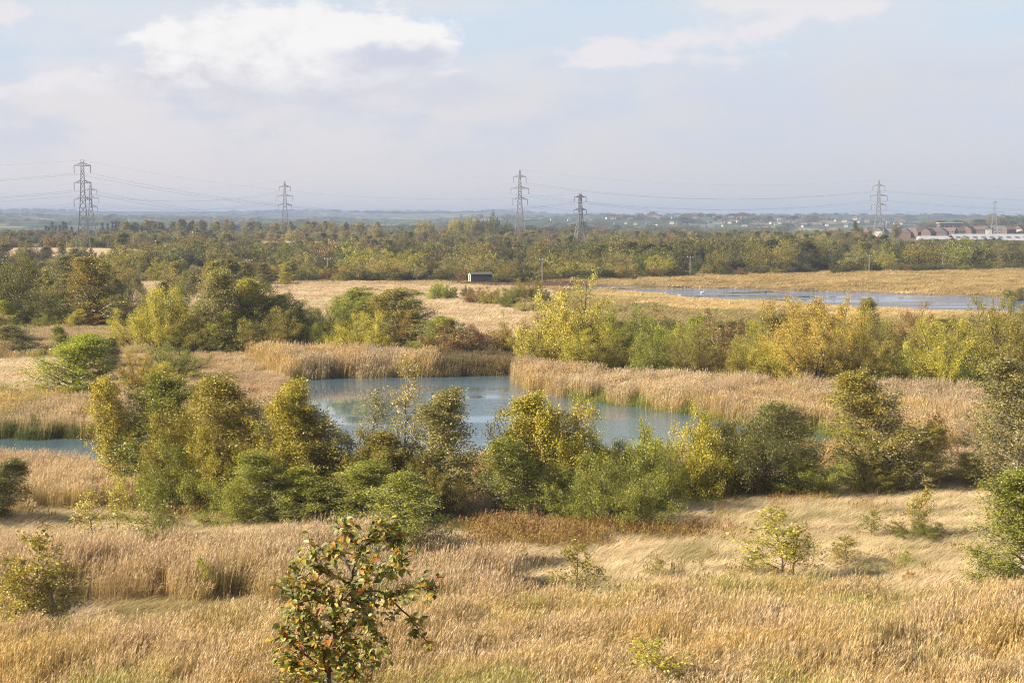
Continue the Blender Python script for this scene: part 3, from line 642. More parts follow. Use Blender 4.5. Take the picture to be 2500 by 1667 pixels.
MID = [
 ('birch', 175, 986, 825, 150, 'bright', .0, 'round bright green bush alone on the pale meadow left of the pond', 'bush'),
 ('birch', 170, 900, 800, 60, 'green', .0, 'slim green tree behind the round bright green bush'),
 ('birch', 277, 905, 830, 62, 'dark', 0, 'small dark green tree right of the round bright bush'),
 ('willow', 335, 965, 865, 80, 'gold', .4, 'pale gold birch bush left of the yellow ball-shaped bush', 'bush'),
 ('willow', 425, 930, 825, 150, 'green', .03, 'green willow behind the yellow ball-shaped bush'),
 ('willow', 395, 962, 888, 105, 'yellow', .3, 'low bright yellow ball-shaped bush left of the pond', 'bush'),
 ('round', 15, 805, 640, 130, 'dark', .02, 'dark tall tree at the left edge above the reeds'),
 ('round', 110, 808, 705, 120, 'dark', .03, 'dark round tree second from the left edge'),
 ('birch', 225, 812, 640, 150, 'olive', .3, 'tall olive tree with orange-tinged top in the dark left row'),
 ('round', 190, 810, 700, 120, 'dark', .03, 'dark tree below the orange-tinged one'),
 ('birch', 38, 812, 738, 55, 'bright', .25, 'small lime birch in front of the dark left row'),
 ('willow', 105, 815, 760, 70, 'green', .1, 'small olive-green bush in front of the dark left row', 'bush'),
 ('birch', 178, 815, 758, 45, 'yellow', .2, 'small yellowish birch in front of the dark left row'),
 ('birch', 212, 815, 775, 60, 'orange', .4, 'low orange-leaved birch in front of the dark left row'),
 ('round', 260, 810, 720, 90, 'dark', .02, 'dark round tree right of the orange-tinged one'),
 ('round', 312, 812, 705, 100, 'dark', .05, 'dark green tree at the right end of the dark left row'),
 ('round', 395, 868, 712, 100, 'yg', .05, 'yellow-green tall willow at the left end of the central row'),
 ('round', 440, 862, 700, 130, 'green', .03, 'grey-green rounded tree second in the central row'),
 ('birch', 500, 866, 668, 100, 'grey', .03, 'tall grey-green birch in the central row'),
 ('willow', 475, 868, 760, 120, 'olive', .06, 'olive willow low in the central row'),
 ('birch', 570, 866, 690, 120, 'yellow', .15, 'yellow-topped birch in the central row'),
 ('round', 630, 866, 705, 140, 'dark', .03, 'dark tall tree right of the yellow-topped birch'),
 ('willow', 545, 868, 765, 100, 'bright', .1, 'lime-green bush at the foot of the yellow-topped birch', 'bush'),
 ('birch', 705, 858, 725, 120, 'grey', .02, 'grey-green birch right of the dark tall tree'),
 ('round', 725, 858, 745, 110, 'dark', .02, 'dark bush behind the left reed stand', 'bush'),
 ('round', 775, 852, 760, 80, 'dark', .06, 'small dark tree behind the reed stand'),
 ('birch', 845, 862, 715, 110, 'green', .03, 'upright green birch behind the middle of the reed stand'),
 ('birch', 905, 870, 745, 80, 'green', .04, 'small green birch left of the orange birch'),
 ('birch', 945, 868, 712, 100, 'olive', .05, 'upright olive birch behind the orange birch'),
 ('birch', 1005, 872, 715, 110, 'grey', .03, 'tall grey-green birch right of the orange birch'),
 ('birch', 976, 874, 765, 60, 'orange', .75, 'narrow orange birch behind the reed stand'),
 ('birch', 1035, 880, 780, 100, 'green', .02, 'dark green birch at the right end of the reed stand'),
 ('scrub', 1100, 885, 800, 130, 'brown', .05, 'reddish-brown bramble mass behind the reeds', 'shrub'),
 ('scrub', 1170, 868, 800, 130, 'mauve', .05, 'brown bare-looking thicket between the birches and the yellow willow', 'shrub'),
 ('willow', 1255, 868, 768, 100, 'gold', .3, 'small gold bush left of the great yellow willow', 'bush'),
 ('round', 1385, 905, 688, 165, 'yellow', .35, 'great yellow willow on the far shore of the pond, largest of its colour'),
 ('willow', 1320, 905, 790, 110, 'yellow', .2, 'low yellow willow bush at the left foot of the great yellow willow', 'bush'),
 ('willow', 1480, 905, 765, 110, 'green', .03, 'grey-green bush right of the great yellow willow', 'bush'),
 ('round', 1555, 905, 755, 130, 'green', .03, 'green round tree between the yellow willow and the pale gold birch'),
 ('thin', 1592, 902, 745, 80, 'gold', .5, 'pale gold birch with see-through crown among green trees'),
 ('willow', 1525, 910, 848, 90, 'yellow', .3, 'low golden bush in front of the green round tree', 'bush'),
 ('round', 1665, 910, 780, 135, 'bright', .02, 'bright green round tree left of the brown thicket'),
 ('willow', 1600, 910, 850, 110, 'yg', .1, 'low yellow-green bush left under the bright green round tree', 'bush'),
 ('scrub', 1760, 912, 770, 130, 'mauve', .03, 'brown thicket between the green and the golden trees', 'shrub'),
 ('birch', 1766, 905, 805, 28, 'gold', .8, 'narrow gold spire in the brown thicket'),
 ('willow', 1860, 925, 795, 110, 'yg', .08, 'yellow-green bush at the left end of the golden willows', 'bush'),
 ('round', 1945, 932, 738, 140, 'gold', .35, 'golden willow with many stems, left one of the two golden willows'),
 ('round', 2050, 936, 740, 120, 'gold', .25, 'golden willow right one of the two golden willows'),
 ('birch', 2105, 910, 735, 60, 'olive', .05, 'dark narrow birch at the right of the golden willows'),
 ('willow', 2160, 938, 775, 120, 'pale', .2, 'pale yellowish willow right of the golden willows'),
 ('round', 2240, 915, 748, 95, 'brown', .05, 'brown-olive round-topped tree above the green row'),
 ('willow', 2245, 940, 830, 120, 'bright', .1, 'lime-green low bush below the brown-olive tree', 'bush'),
 ('willow', 2330, 945, 795, 150, 'yg', .04, 'yellow-green willow right of the brown-olive tree'),
 ('round', 2340, 948, 850, 120, 'green', .03, 'green bush at the foot of the yellow-green willow', 'bush'),
 ('willow', 2420, 948, 735, 140, 'olive', .04, 'tall olive willow near the right edge behind the reed bed'),
 ('round', 2440, 952, 850, 140, 'green', .04, 'dense green bush near the right edge behind the reed bed', 'bush'),
 ('willow', 2500, 950, 730, 130, 'grey', .04, 'grey-green willow cut by the right edge behind the reed bed'),
 ('willow', 2493, 737, 692, 66, 'dark', 0, 'dark round bush on the lake shore at the right edge', 'bush'),
 ('willow', 1440, 915, 800, 120, 'yg', .05, 'yellow-green bush between the great yellow willow and the green round tree', 'bush'),
 ('round', 1615, 930, 800, 120, 'green', .03, 'mid-green bush in the second line under the pale gold birch', 'bush'),
 ('willow', 1700, 935, 800, 110, 'olive', .05, 'olive bush filling the gap right of the bright green round tree', 'bush'),
 ('round', 1810, 940, 830, 100, 'olive', .03, 'olive-brown low bush right of the narrow gold spire', 'bush'),
 ('willow', 2000, 955, 790, 150, 'gold', .25, 'lower golden willow in front of the two golden willows'),
 ('round', 1900, 945, 845, 110, 'yg', .05, 'yellow-green round bush at the left foot of the golden willows', 'bush'),
 ('willow', 2100, 958, 800, 130, 'olive', .1, 'olive willow in front of the dark narrow birch'),
 ('round', 2190, 960, 860, 120, 'green', .05, 'green round bush at the reed edge below the pale yellowish willow', 'bush'),
 ('willow', 2290, 965, 790, 150, 'yg', .05, 'tall yellow-green willow nearest the reeds right of centre'),
 ('round', 2385, 968, 850, 150, 'green', .03, 'dense green bush at the reed edge near the right side', 'bush'),
 ('willow', 2470, 972, 770, 170, 'olive', .04, 'broad olive willow nearest the reeds at the right edge'),
 ('willow', 650, 872, 760, 120, 'olive', .04, 'olive bush in front of the dark tall tree of the central row', 'bush'),
 ('willow', 800, 868, 755, 120, 'green', .04, 'green bush behind the left half of the reed stand', 'bush'),
 ('willow', 880, 876, 770, 110, 'yg', .04, 'yellow-green bush left of the upright olive birch', 'bush'),
 ('willow', 330, 860, 760, 120, 'yg', .04, 'yellow-green bush left of the central row', 'bush'),
 # little bushes on the straw meadow
 ('scrub', 890, 712, 700, 60, 'olive', .2, 'low rusty bush on the far side of the straw meadow', 'bush'),
 ('scrub', 985, 726, 704, 90, 'olive', .05, 'flat olive bush on the straw meadow', 'bush'),
 ('round', 1067, 734, 688, 36, 'bright', 0, 'bright green small tree on the straw meadow'),
 ('scrub', 1098, 732, 700, 34, 'green', 0, 'round grey-green bush beside the bright green small tree', 'bush'),
 ('round', 1141, 728, 700, 26, 'dark', 0, 'small dark bush below the bird hide', 'bush'),
 ('scrub', 1160, 742, 706, 60, 'brown', .2, 'brown bush below the bird hide', 'bush'),
 ('scrub', 1200, 746, 704, 60, 'olive', .05, 'olive bush right of the brown bush below the bird hide', 'bush'),
 ('round', 1245, 752, 706, 50, 'green', 0, 'dark green bush left of the round willow on the straw meadow', 'bush'),
 ('willow', 1288, 742, 682, 62, 'olive', .0, 'round willow standing on the straw meadow right of the hide'),
 ('round', 1322, 738, 704, 36, 'dark', 0, 'dark low bush right of the round willow on the straw meadow', 'bush'),
 ('willow', 1290, 765, 730, 80, 'pale', .0, 'pale sedge-like bush at the foot of the round willow', 'bush'),
 ('birch', 16, 850, 770, 90, 'pale', .05, 'pale young birches at the left edge before the dark row', 'bush'),
 ('birch', 60, 872, 800, 90, 'grey', .05, 'grey-green young birch in the left reeds'),
 ('birch', 820, 770, 728, 30, 'green', .1, 'small green sapling alone on the straw meadow'),
 ('scrub', 1130, 838, 795, 60, 'dark', .05, 'dark low thicket on the lower straw meadow', 'bush'),
]
GRP = {'NEAR': 'trees on the near shore of the pond', 'FORE': 'saplings in the foreground reeds and grass', 'MID': 'trees and bushes on the far side of the pond'}
for rows, g in ((NEAR, 'NEAR'), (FORE, 'FORE'), (MID, 'MID')):
    for r in rows:
        tree(*r[:8], cat=r[8] if len(r) > 8 else 'tree', group=GRP[g], name={'bush': 'bush', 'shrub': 'shrub'}.get(r[8]) if len(r) > 8 else None)

# ------------------------------------------------------------------ belts of scrub and trees behind the meadow
LABELLED = []      # filled now, labelled together so that every label singles one out
KINDW = {'birch': 'slender tree', 'willow': 'willow', 'round': 'round-crowned tree', 'scrub': 'rounded bush', 'poplar': 'tall narrow poplar', 'pine': 'conifer'}
COLW = dict(olive='olive', green='green', bright='lime-green', dark='dark green', grey='grey-green', gold='gold', yellow='yellow', orange='orange', brown='brown', yg='yellow-green', pale='pale', mauve='mauve-brown')
FARK = .70      # one factor that darkens the leaf colour of all far belt trees
def far_tree(kind, x, y, h, W, col, aut, row, z=None):
    z = g1(x, y) if z is None else z
    nm = {'birch': 'birch_tree', 'willow': 'willow_tree', 'round': 'tree', 'scrub': 'bush', 'poplar': 'poplar_tree', 'pine': 'pine_tree'}[kind]
    me = FAR[kind][rg.integers(len(FAR[kind]))]
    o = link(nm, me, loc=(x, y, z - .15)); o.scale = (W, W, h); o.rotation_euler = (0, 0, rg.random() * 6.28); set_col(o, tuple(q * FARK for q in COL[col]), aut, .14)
    o['category'] = 'bush' if kind == 'scrub' else 'tree'; o['group'] = row[1]
    LABELLED.append((o, kind, col, 1250 + x / y * F, row[0])); return o
def pick(ws):
    k = list(ws); w = np.array([ws[q] for q in k], float); return k[rg.choice(len(k), p=w / w.sum())]
def row(n, pxs, ys, hs, ws, kinds, cols, text, aut=(0, .15), jitter=6):
    """n plants spread along a line given by (px, py of the foot) pairs"""
    xs = np.linspace(pxs[0], pxs[-1], n) + rg.normal(0, (pxs[-1] - pxs[0]) / n * .3, n)
    for q in xs:
        by = np.interp(q, pxs, ys) + rg.uniform(-jitter, jitter); x, y, z = place(q, by)
        h = rg.uniform(*hs); far_tree(pick(kinds), x, y, h, h * rg.uniform(*ws), pick(cols), rg.uniform(*aut), text, z)
FG = lambda t: (t, 'trees and bushes of the ' + t)
# left band of young birches
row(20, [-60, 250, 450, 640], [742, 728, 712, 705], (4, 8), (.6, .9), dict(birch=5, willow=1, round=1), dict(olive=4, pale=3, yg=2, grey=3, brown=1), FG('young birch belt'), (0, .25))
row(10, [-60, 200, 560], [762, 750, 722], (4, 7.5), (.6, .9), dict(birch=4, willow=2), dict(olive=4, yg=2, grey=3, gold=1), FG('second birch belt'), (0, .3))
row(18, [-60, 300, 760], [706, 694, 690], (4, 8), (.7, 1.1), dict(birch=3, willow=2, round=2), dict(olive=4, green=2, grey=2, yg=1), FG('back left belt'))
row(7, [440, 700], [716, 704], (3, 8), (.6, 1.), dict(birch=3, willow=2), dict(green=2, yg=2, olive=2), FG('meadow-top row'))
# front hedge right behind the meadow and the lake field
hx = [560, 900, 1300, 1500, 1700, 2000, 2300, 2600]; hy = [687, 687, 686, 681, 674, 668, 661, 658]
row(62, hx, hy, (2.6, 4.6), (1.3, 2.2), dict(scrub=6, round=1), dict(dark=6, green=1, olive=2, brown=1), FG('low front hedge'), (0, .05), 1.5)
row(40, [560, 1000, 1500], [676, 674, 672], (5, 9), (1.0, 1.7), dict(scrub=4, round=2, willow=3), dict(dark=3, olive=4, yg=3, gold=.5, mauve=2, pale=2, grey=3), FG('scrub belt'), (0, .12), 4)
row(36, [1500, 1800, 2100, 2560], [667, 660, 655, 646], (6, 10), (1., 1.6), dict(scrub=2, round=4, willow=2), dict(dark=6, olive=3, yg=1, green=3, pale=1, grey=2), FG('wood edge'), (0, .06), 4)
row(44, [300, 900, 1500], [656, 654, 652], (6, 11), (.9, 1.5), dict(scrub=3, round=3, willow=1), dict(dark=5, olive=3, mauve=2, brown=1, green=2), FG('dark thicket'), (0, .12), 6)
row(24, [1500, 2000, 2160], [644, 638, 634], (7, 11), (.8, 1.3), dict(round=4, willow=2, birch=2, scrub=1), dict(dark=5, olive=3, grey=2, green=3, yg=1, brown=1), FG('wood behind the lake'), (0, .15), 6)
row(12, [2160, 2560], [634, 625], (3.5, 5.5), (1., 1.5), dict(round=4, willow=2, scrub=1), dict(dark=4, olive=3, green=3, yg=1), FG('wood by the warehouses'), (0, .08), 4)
# single landmarks of the belt
for kind, px, by, ty, w, col, lab in [('willow', 1880, 668, 588, 128, 'olive', 'biggest round willow at the wood edge above the lake'), ('willow', 1170, 686, 618, 74, 'pale', 'silvery willow just behind the bird hide'),
      ('willow', 1235, 688, 642, 60, 'olive', 'round olive willow right of the bird hide'), ('willow', 1385, 682, 636, 90, 'yg', 'yellow-green dome bush above the lake tip'), ('willow', 1465, 680, 642, 64, 'yg', 'second yellow-green dome right of the lake tip dome'),
      ('willow', 1525, 678, 636, 64, 'gold', 'golden-olive dome bush between two poles above the lake'), ('willow', 1610, 676, 622, 86, 'yg', 'tall yellow-green willow left of the pole above the lake'),
      ('willow', 660, 684, 636, 60, 'gold', 'gold bush between the two left poles'), ('willow', 740, 684, 640, 80, 'olive', 'olive mound bush left of the second pole'), ('willow', 780, 686, 648, 50, 'yg', 'yellowish bush at the foot of the second pole'),
      ('willow', 870, 686, 642, 90, 'gold', 'long gold bush right of the second pole'), ('willow', 950, 686, 634, 90, 'gold', 'gold bush right of the long gold bush'), ('willow', 1010, 686, 640, 60, 'pale', 'pale bush left of the hide'),
      ('willow', 1100, 682, 638, 60, 'olive', 'olive bush directly left of the hide'), ('round', 2250, 655, 588, 110, 'olive', 'high olive tree below the small warehouse'), ('round', 2360, 652, 580, 110, 'green', 'high green tree below the long warehouse'),
      ('round', 2040, 652, 598, 60, 'dark', 'dark tree left of the pylon above the lake'), ('willow', 2022, 640, 612, 34, 'yellow', 'small bright yellow tree in the wood above the lake'), ('willow', 2160, 662, 612, 50, 'yg', 'yellow-green tree right of the pylon above the lake'),
      ('round', 2090, 664, 610, 80, 'grey', 'grey-green tree below the pylon above the lake'), ('willow', 300, 668, 592, 90, 'yg', 'yellow-green domed tree right of the tallest pylon'), ('round', 465, 640, 570, 110, 'olive', 'olive tree group crown left of the dark thicket'),
      ('round', 600, 640, 578, 90, 'dark', 'dark domed tree in the middle of the left thicket'), ('round', 700, 640, 585, 90, 'dark', 'dark domed tree at the right of the left thicket'), ('round', 790, 645, 600, 60, 'dark', 'dark domed tree behind the second pole')]:
    x, y, z = place(px, by); h = (by - ty) / F * y; W = w / F * y
    far = FAR[kind][rg.integers(len(FAR[kind]))]
    o = link({'willow': 'willow_tree', 'round': 'tree'}[kind], far, loc=(x, y, z - .1), label=lab, category='tree'); o.scale = (W, W, h); set_col(o, tuple(q * .82 for q in COL[col]), .05, .03); o.rotation_euler = (0, 0, rg.random() * 6)
# tall trees and poplars behind
def skyline(items, text):
    for kind, px, d, ty, wpx, col in items:
        x, y = at(px, d); z = g1(x, y); h = CAMZ + (HOR - ty) / F * d - z
        far_tree(kind, x, y, h, wpx / F * d, col, .08, text, z)
skyline([('round', 1032, 1250, 535, 36, 'yg'), ('round', 1050, 1260, 540, 32, 'olive'), ('round', 1108, 1300, 530, 34, 'yg'), ('round', 1130, 1300, 527, 32, 'yg'), ('round', 1152, 1290, 524, 34, 'yg'), ('round', 1172, 1290, 527, 30, 'olive'),
         ('round', 1202, 1250, 518, 34, 'green'), ('round', 1236, 1240, 540, 40, 'dark'), ('round', 1215, 1240, 550, 40, 'dark'), ('round', 1100, 1240, 555, 50, 'olive'), ('round', 1150, 1230, 560, 50, 'dark'), ('round', 1190, 1230, 562, 40, 'dark')], FG('tall skyline group'))
skyline([('pine', 2088, 1280, 541, 26, 'dark'), ('round', 2095, 1290, 548, 20, 'dark'), ('round', 2186, 1500, 539, 24, 'olive')], FG('right skyline'))
skyline([('poplar', p, 1750, ty, 9, 'dark') for p, ty in ((112, 551), (122, 553), (131, 540), (137, 552), (150, 549), (156, 541), (162, 543), (178, 554), (253, 543), (266, 545), (275, 541), (285, 540), (291, 541), (298, 543), (305, 545))], FG('poplar rows'))
xs = np.linspace(300, 925, 44)
skyline([('birch' if k % 3 else 'round', p + rg.normal(0, 4), 1500 + rg.uniform(-40, 40), (537 if p < 640 else 541) + rg.uniform(-2, 5), rg.uniform(20, 34), pick(dict(pale=3, olive=3, grey=4, yg=1))) for k, p in enumerate(xs)], FG('skyline plantation'))

def write_labels():
    marks = [(205, 'the tallest pylon'), (609, 'the leftmost pole'), (697, 'the second pylon'), (800, 'the second pole'), (1040, 'the skyline group'), (1172, 'the bird hide'), (1269, 'the middle pylon'),
             (1324, 'the third pole'), (1416, 'the flat-topped pylon'), (1685, 'the fourth pole'), (1880, 'the biggest round willow'), (2122, 'the fifth pole'), (2143, 'the lake pylon'), (2302, 'the sixth pole'), (2425, 'the pale pylon')]
    groups = {}
    for o, kind, col, px, rowt in LABELLED:
        m = min(marks, key=lambda q: abs(q[0] - px)); side = 'left of' if px < m[0] else 'right of'
        groups.setdefault((COLW[col], KINDW[kind], rowt, side, m[1]), []).append((px, o))
    NUM = ['', 'first', 'second', 'third', 'fourth', 'fifth', 'sixth', 'seventh', 'eighth', 'ninth', 'tenth', 'eleventh', 'twelfth', 'thirteenth', 'fourteenth', 'fifteenth', 'sixteenth', 'seventeenth', 'eighteenth', 'nineteenth', 'twentieth']
    for (c, k, rowt, side, m), lst in groups.items():
        lst.sort(key=lambda q: q[0] if side == 'right of' else -q[0])
        for i, (px, o) in enumerate(lst):
            pre = '' if len(lst) == 1 else ('nearest ' if i == 0 else NUM[min(i + 1, 20)] + ' ')
            lab = f'{pre}{c} {k} {side} {m}, in the {rowt}'
            o['label'] = lab if len(lab.split()) < 16 else lab.replace('in the ', '').replace(' the ', ' ')
write_labels()

# ------------------------------------------------------------------ scattered stuff with geometry nodes
def proto_collection(name, meshes):
    col = bpy.data.collections.new(name)
    for i, me in enumerate(meshes):
        col.objects.link(bpy.data.objects.new(f'{name}_{i:02d}', me))
    return col
def scatter(name, P, rot, scl, idx, tint, coll, label, autumn=None, cat=None, kind='stuff'):
    me = bpy.data.meshes.new(name); n = len(P); me.vertices.add(n); me.vertices.foreach_set('co', np.asarray(P, np.float32).ravel())
    def at_(nm, ty, key, dat):
        a = me.attributes.new(nm, ty, 'POINT'); a.data.foreach_set(key, np.asarray(dat).ravel())
    at_('rot', 'FLOAT_VECTOR', 'vector', rot.astype(np.float32)); at_('scl', 'FLOAT_VECTOR', 'vector', scl.astype(np.float32))
    at_('idx', 'INT', 'value', idx.astype(np.int32)); at_('tint', 'FLOAT_COLOR', 'color', np.hstack([tint, np.ones((n, 1))]).astype(np.float32))
    at_('autumn', 'FLOAT', 'value', (np.zeros(n) if autumn is None else autumn).astype(np.float32))
    o = link(name, me, kind=kind, label=label)
    gt = bpy.data.node_groups.new(name, 'GeometryNodeTree')
    gt.interface.new_socket('Geometry', in_out='INPUT', socket_type='NodeSocketGeometry'); gt.interface.new_socket('Geometry', in_out='OUTPUT', socket_type='NodeSocketGeometry')
    N = gt.nodes; L = gt.links
    gi = N.new('NodeGroupInput'); go = N.new('NodeGroupOutput'); ip = N.new('GeometryNodeInstanceOnPoints'); ci = N.new('GeometryNodeCollectionInfo')
    ci.inputs['Collection'].default_value = coll; ci.inputs['Separate Children'].default_value = True; ci.inputs['Reset Children'].default_value = True
    def na(nm, ty):
        q = N.new('GeometryNodeInputNamedAttribute'); q.data_type = ty; q.inputs['Name'].default_value = nm; return q.outputs['Attribute']
    L.new(gi.outputs[0], ip.inputs['Points']); L.new(ci.outputs[0], ip.inputs['Instance']); ip.inputs['Pick Instance'].default_value = True
    L.new(na('idx', 'INT'), ip.inputs['Instance Index']); L.new(na('rot', 'FLOAT_VECTOR'), ip.inputs['Rotation']); L.new(na('scl', 'FLOAT_VECTOR'), ip.inputs['Scale'])
    L.new(ip.outputs[0], go.inputs[0])
    md = o.modifiers.new('scatter', 'NODES'); md.node_group = gt
    return o

# --- reeds and grasses: one clump mesh, spread by the thousand
def reed_clump(seed, ns, foot, wstem, wleaf, leaves=4, plume=True, lean=.13, cols=None, hvar=.12, wpl=.017):
    r = np.random.default_rng(seed); cols = cols or {}
    cs = np.array(cols.get('stem', (.56, .43, .225))); cl = np.array(cols.get('leaf', (.61, .475, .21))); cg = np.array(cols.get('green', (.27, .27, .06))); cp = np.array(cols.get('plume', (.66, .54, .38)))
    base = (r.random((ns, 2)) - .5) * foot; h = np.clip(r.normal(.84, hvar, ns), .45, 1.05)
    az = r.normal(0, .6, ns); ld = np.stack([np.cos(az), np.sin(az)], 1) * (lean * r.uniform(.3, 1.6, ns))[:, None]
    K = 5; t = np.linspace(0, 1, K)
    def stem_at(i, tt): return np.stack([base[i, 0] + ld[i, 0] * h[i] * tt ** 2, base[i, 1] + ld[i, 1] * h[i] * tt ** 2, h[i] * tt], -1)
    cen = np.stack([base[:, 0:1] + ld[:, 0:1] * h[:, None] * t ** 2, base[:, 1:2] + ld[:, 1:2] * h[:, None] * t ** 2, h[:, None] * t], -1)
    yaw = r.random(ns) * 3.14; side = np.stack([np.cos(yaw), np.sin(yaw), np.zeros(ns)], 1)
    parts = [(ribbons(cen, np.full((ns, K), wstem) * (1.1 - .4 * t), side), cs * r.uniform(.7, 1.25, (ns, 1)), K - 1)]
    if leaves:
        n = ns * leaves; i = np.repeat(np.arange(ns), leaves); tt = r.uniform(.22, .9, n); p0 = stem_at(i, tt)
        a = r.normal(0, 1.0, n) + np.where(r.random(n) < .25, 3.14, 0); ln = r.uniform(.08, .19, n) * (1.15 - .4 * tt); up = r.uniform(.9, 2.4, n)
        d = np.stack([np.cos(a), np.sin(a), np.zeros(n)], 1); K2 = 4; s = np.linspace(0, 1, K2)
        cen = p0[:, None] + d[:, None] * (ln[:, None] * s)[..., None] + np.array([0, 0, 1.]) * (ln[:, None] * (up[:, None] * s - (up[:, None] * .55 + .1) * s ** 2))[..., None]
        sd = np.stack([-np.sin(a), np.cos(a), r.normal(0, .7, n)], 1); sd /= np.linalg.norm(sd, axis=1)[:, None]
        w = wleaf * np.array([.6, 1, .8, .12]); g = np.clip(r.normal(.25, .3, n) + (.5 - tt) * .5, 0, 1)[:, None]
        parts.append((ribbons(cen, np.tile(w, (n, 1)), sd), (cl * (1 - g) + cg * g) * r.uniform(.7, 1.3, (n, 1)), K2 - 1))
    if plume:
        m = 5; has = np.where(r.random(ns) < cols.get('heads', .6))[0]; n = len(has) * m; i = np.repeat(has, m); tt = r.uniform(.88, 1.0, n); p0 = stem_at(i, tt)
        a = np.repeat(r.normal(0, .5, len(has)), m) + r.normal(0, .7, n); ln = r.uniform(.05, .12, n); d = np.stack([np.cos(a) * .3, np.sin(a) * .3, np.full(n, 1.)], 1)
        s = np.linspace(0, 1, 3); cen = p0[:, None] + d[:, None] * (ln[:, None] * s)[..., None] + np.array([.28, 0, -.22]) * (ln[:, None] * s ** 2)[..., None]
        q = r.random(n) * 6.28; sd = np.stack([np.cos(q), np.sin(q), r.normal(0, .3, n)], 1)
        parts.append((ribbons(cen, np.tile(wpl * np.array([.45, 1, .25]), (n, 1)), sd), cp * r.uniform(.75, 1.25, (n, 1)), 2))
    V = []; Q = []; Cc = []; off = 0
    for (v, q), c, k in parts:
        V.append(v); Q.append(q + off); off += len(v); Cc.append(np.repeat(c, k, axis=0))
    Cc = np.vstack(Cc); Cc = np.hstack([Cc, np.ones((len(Cc), 1))])
    return new_mesh('clump', np.vstack(V), np.vstack(Q), M['straw'], None, {'col': ('FLOAT_COLOR', Cc)})
def grass_clump(seed, n, foot, w, lean=.5, c=(.60, .50, .335), dark=.25):
    r = np.random.default_rng(seed); base = r.normal(0, .27, (n, 2)) * foot; h = np.clip(r.normal(.72, .25, n), .2, 1.2); a = r.normal(.1, .55, n)
    K = 4; t = np.linspace(0, 1, K); L = lean * r.uniform(.4, 1.6, n) * h
    cen = np.stack([base[:, :1] + (np.cos(a) * L)[:, None] * t ** 2, base[:, 1:] + (np.sin(a) * L)[:, None] * t ** 2, h[:, None] * (t - .15 * t ** 3)], -1)
    yaw = r.random(n) * 3.14; sd = np.stack([np.cos(yaw), np.sin(yaw), np.zeros(n)], 1)
    V, Q = ribbons(cen, np.tile(w * np.array([.9, 1, .8, .25]), (n, 1)), sd)
    col = np.array(c) * r.uniform(1 - dark, 1 + dark, (n, 1)); col = np.repeat(np.hstack([col, np.ones((n, 1))]), K - 1, axis=0)
    return new_mesh('grass_clump', V, Q, M['straw'], None, {'col': ('FLOAT_COLOR', col)})

REED_NEAR = proto_collection('reed', [reed_clump(k, 64, .66, .0062, .0062, 5, wpl=.0095) for k in range(5)])
REED_MID = proto_collection('reed_mid', [reed_clump(20 + k, 70, 1.0, .011, .011, 4, wpl=.019) for k in range(4)])
SEDGE = proto_collection('sedge', [reed_clump(40 + k, 60, 1.1, .016, .022, 3, plume=False, lean=.25, cols=dict(stem=(.20, .24, .06), leaf=(.24, .26, .07), green=(.13, .19, .05))) for k in range(3)])
DOCK = proto_collection('dock', [reed_clump(60 + k, 46, .9, .008, .016, 3, cols=dict(stem=(.44, .31, .14), leaf=(.52, .38, .15), plume=(.30, .17, .085), heads=.45), lean=.10, wpl=.03) for k in range(3)])
GRASS = proto_collection('grass', [grass_clump(80 + k, 330, 1.7, .018, .75, dark=.4) for k in range(4)])
TUSS = proto_collection('tussock', [grass_clump(90 + k, 260, 3.2, .05, .45) for k in range(4)])

def fill(P, density, rng, extra=None):
    x0, y0 = P.min(0); x1, y1 = P.max(0); n = int((x1 - x0) * (y1 - y0) * density); x = rng.uniform(x0, x1, n); y = rng.uniform(y0, y1, n)
    k = inside(P, x, y)
    if extra is not None: k &= extra(x, y)
    return x[k], y[k]
def lay(name, label, coll, nvar, P, density, height, foot, cols, seed, extra=None, cscale=8., hvar=.12, stretch=2.2, sink=.05, soft=0, tilt=.05):
    rng = np.random.default_rng(seed); x, y = fill(P, density, rng, extra); edge = 1.
    if soft:        # beds thin out and get shorter raggedly towards their edge
        e = -sdist(P, x, y) + (fbm(x / 2.2, y / 2.2, seed + 9, 3) - .5) * soft * 2.2; k = rng.random(len(x)) < sstep(e, -.2, soft * .8); x = x[k]; y = y[k]; edge = .55 + .45 * sstep(e[k], 0, soft)
    n = len(x); z = ground(x, y) - sink
    rot = np.stack([rng.normal(0, tilt, n), rng.normal(tilt - .05, tilt, n), rng.normal(0, .5, n)], 1)
    hh = height * (1 + (fbm(x / 6., y / 6., seed + 1, 3) - .5) * 2 * hvar * 2) * rng.uniform(.85, 1.12, n) * edge
    fs = foot * rng.uniform(.85, 1.2, n); scl = np.stack([fs, fs, hh], 1)
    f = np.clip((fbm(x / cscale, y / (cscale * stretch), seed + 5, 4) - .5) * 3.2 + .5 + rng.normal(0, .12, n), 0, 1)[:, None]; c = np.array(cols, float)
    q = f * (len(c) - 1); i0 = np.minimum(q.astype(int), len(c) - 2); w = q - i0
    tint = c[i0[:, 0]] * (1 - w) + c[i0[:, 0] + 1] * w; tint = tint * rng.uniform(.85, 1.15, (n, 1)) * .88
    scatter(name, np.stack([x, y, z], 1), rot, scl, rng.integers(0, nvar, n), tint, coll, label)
    return n
dry = lambda m=.4: (lambda x, y: (sdist(POND, x, y) > m))
W1 = (1.2, 1.12, 1.0); TAN = (.95, .90, .85); PINK = (1.08, .97, .95); OCH = (1.15, 1.02, .66); GRN = (.86, .92, .55); PALE = (1.25, 1.2, 1.15)
FRONT = poly([(-900, 2150), (3400, 2150), (3300, 1490), (2300, 1520), (1950, 1495), (1650, 1520), (1480, 1560), (1300, 1540), (1150, 1530), (1000, 1500), (620, 1595), (230, 1620), (-800, 1630)])
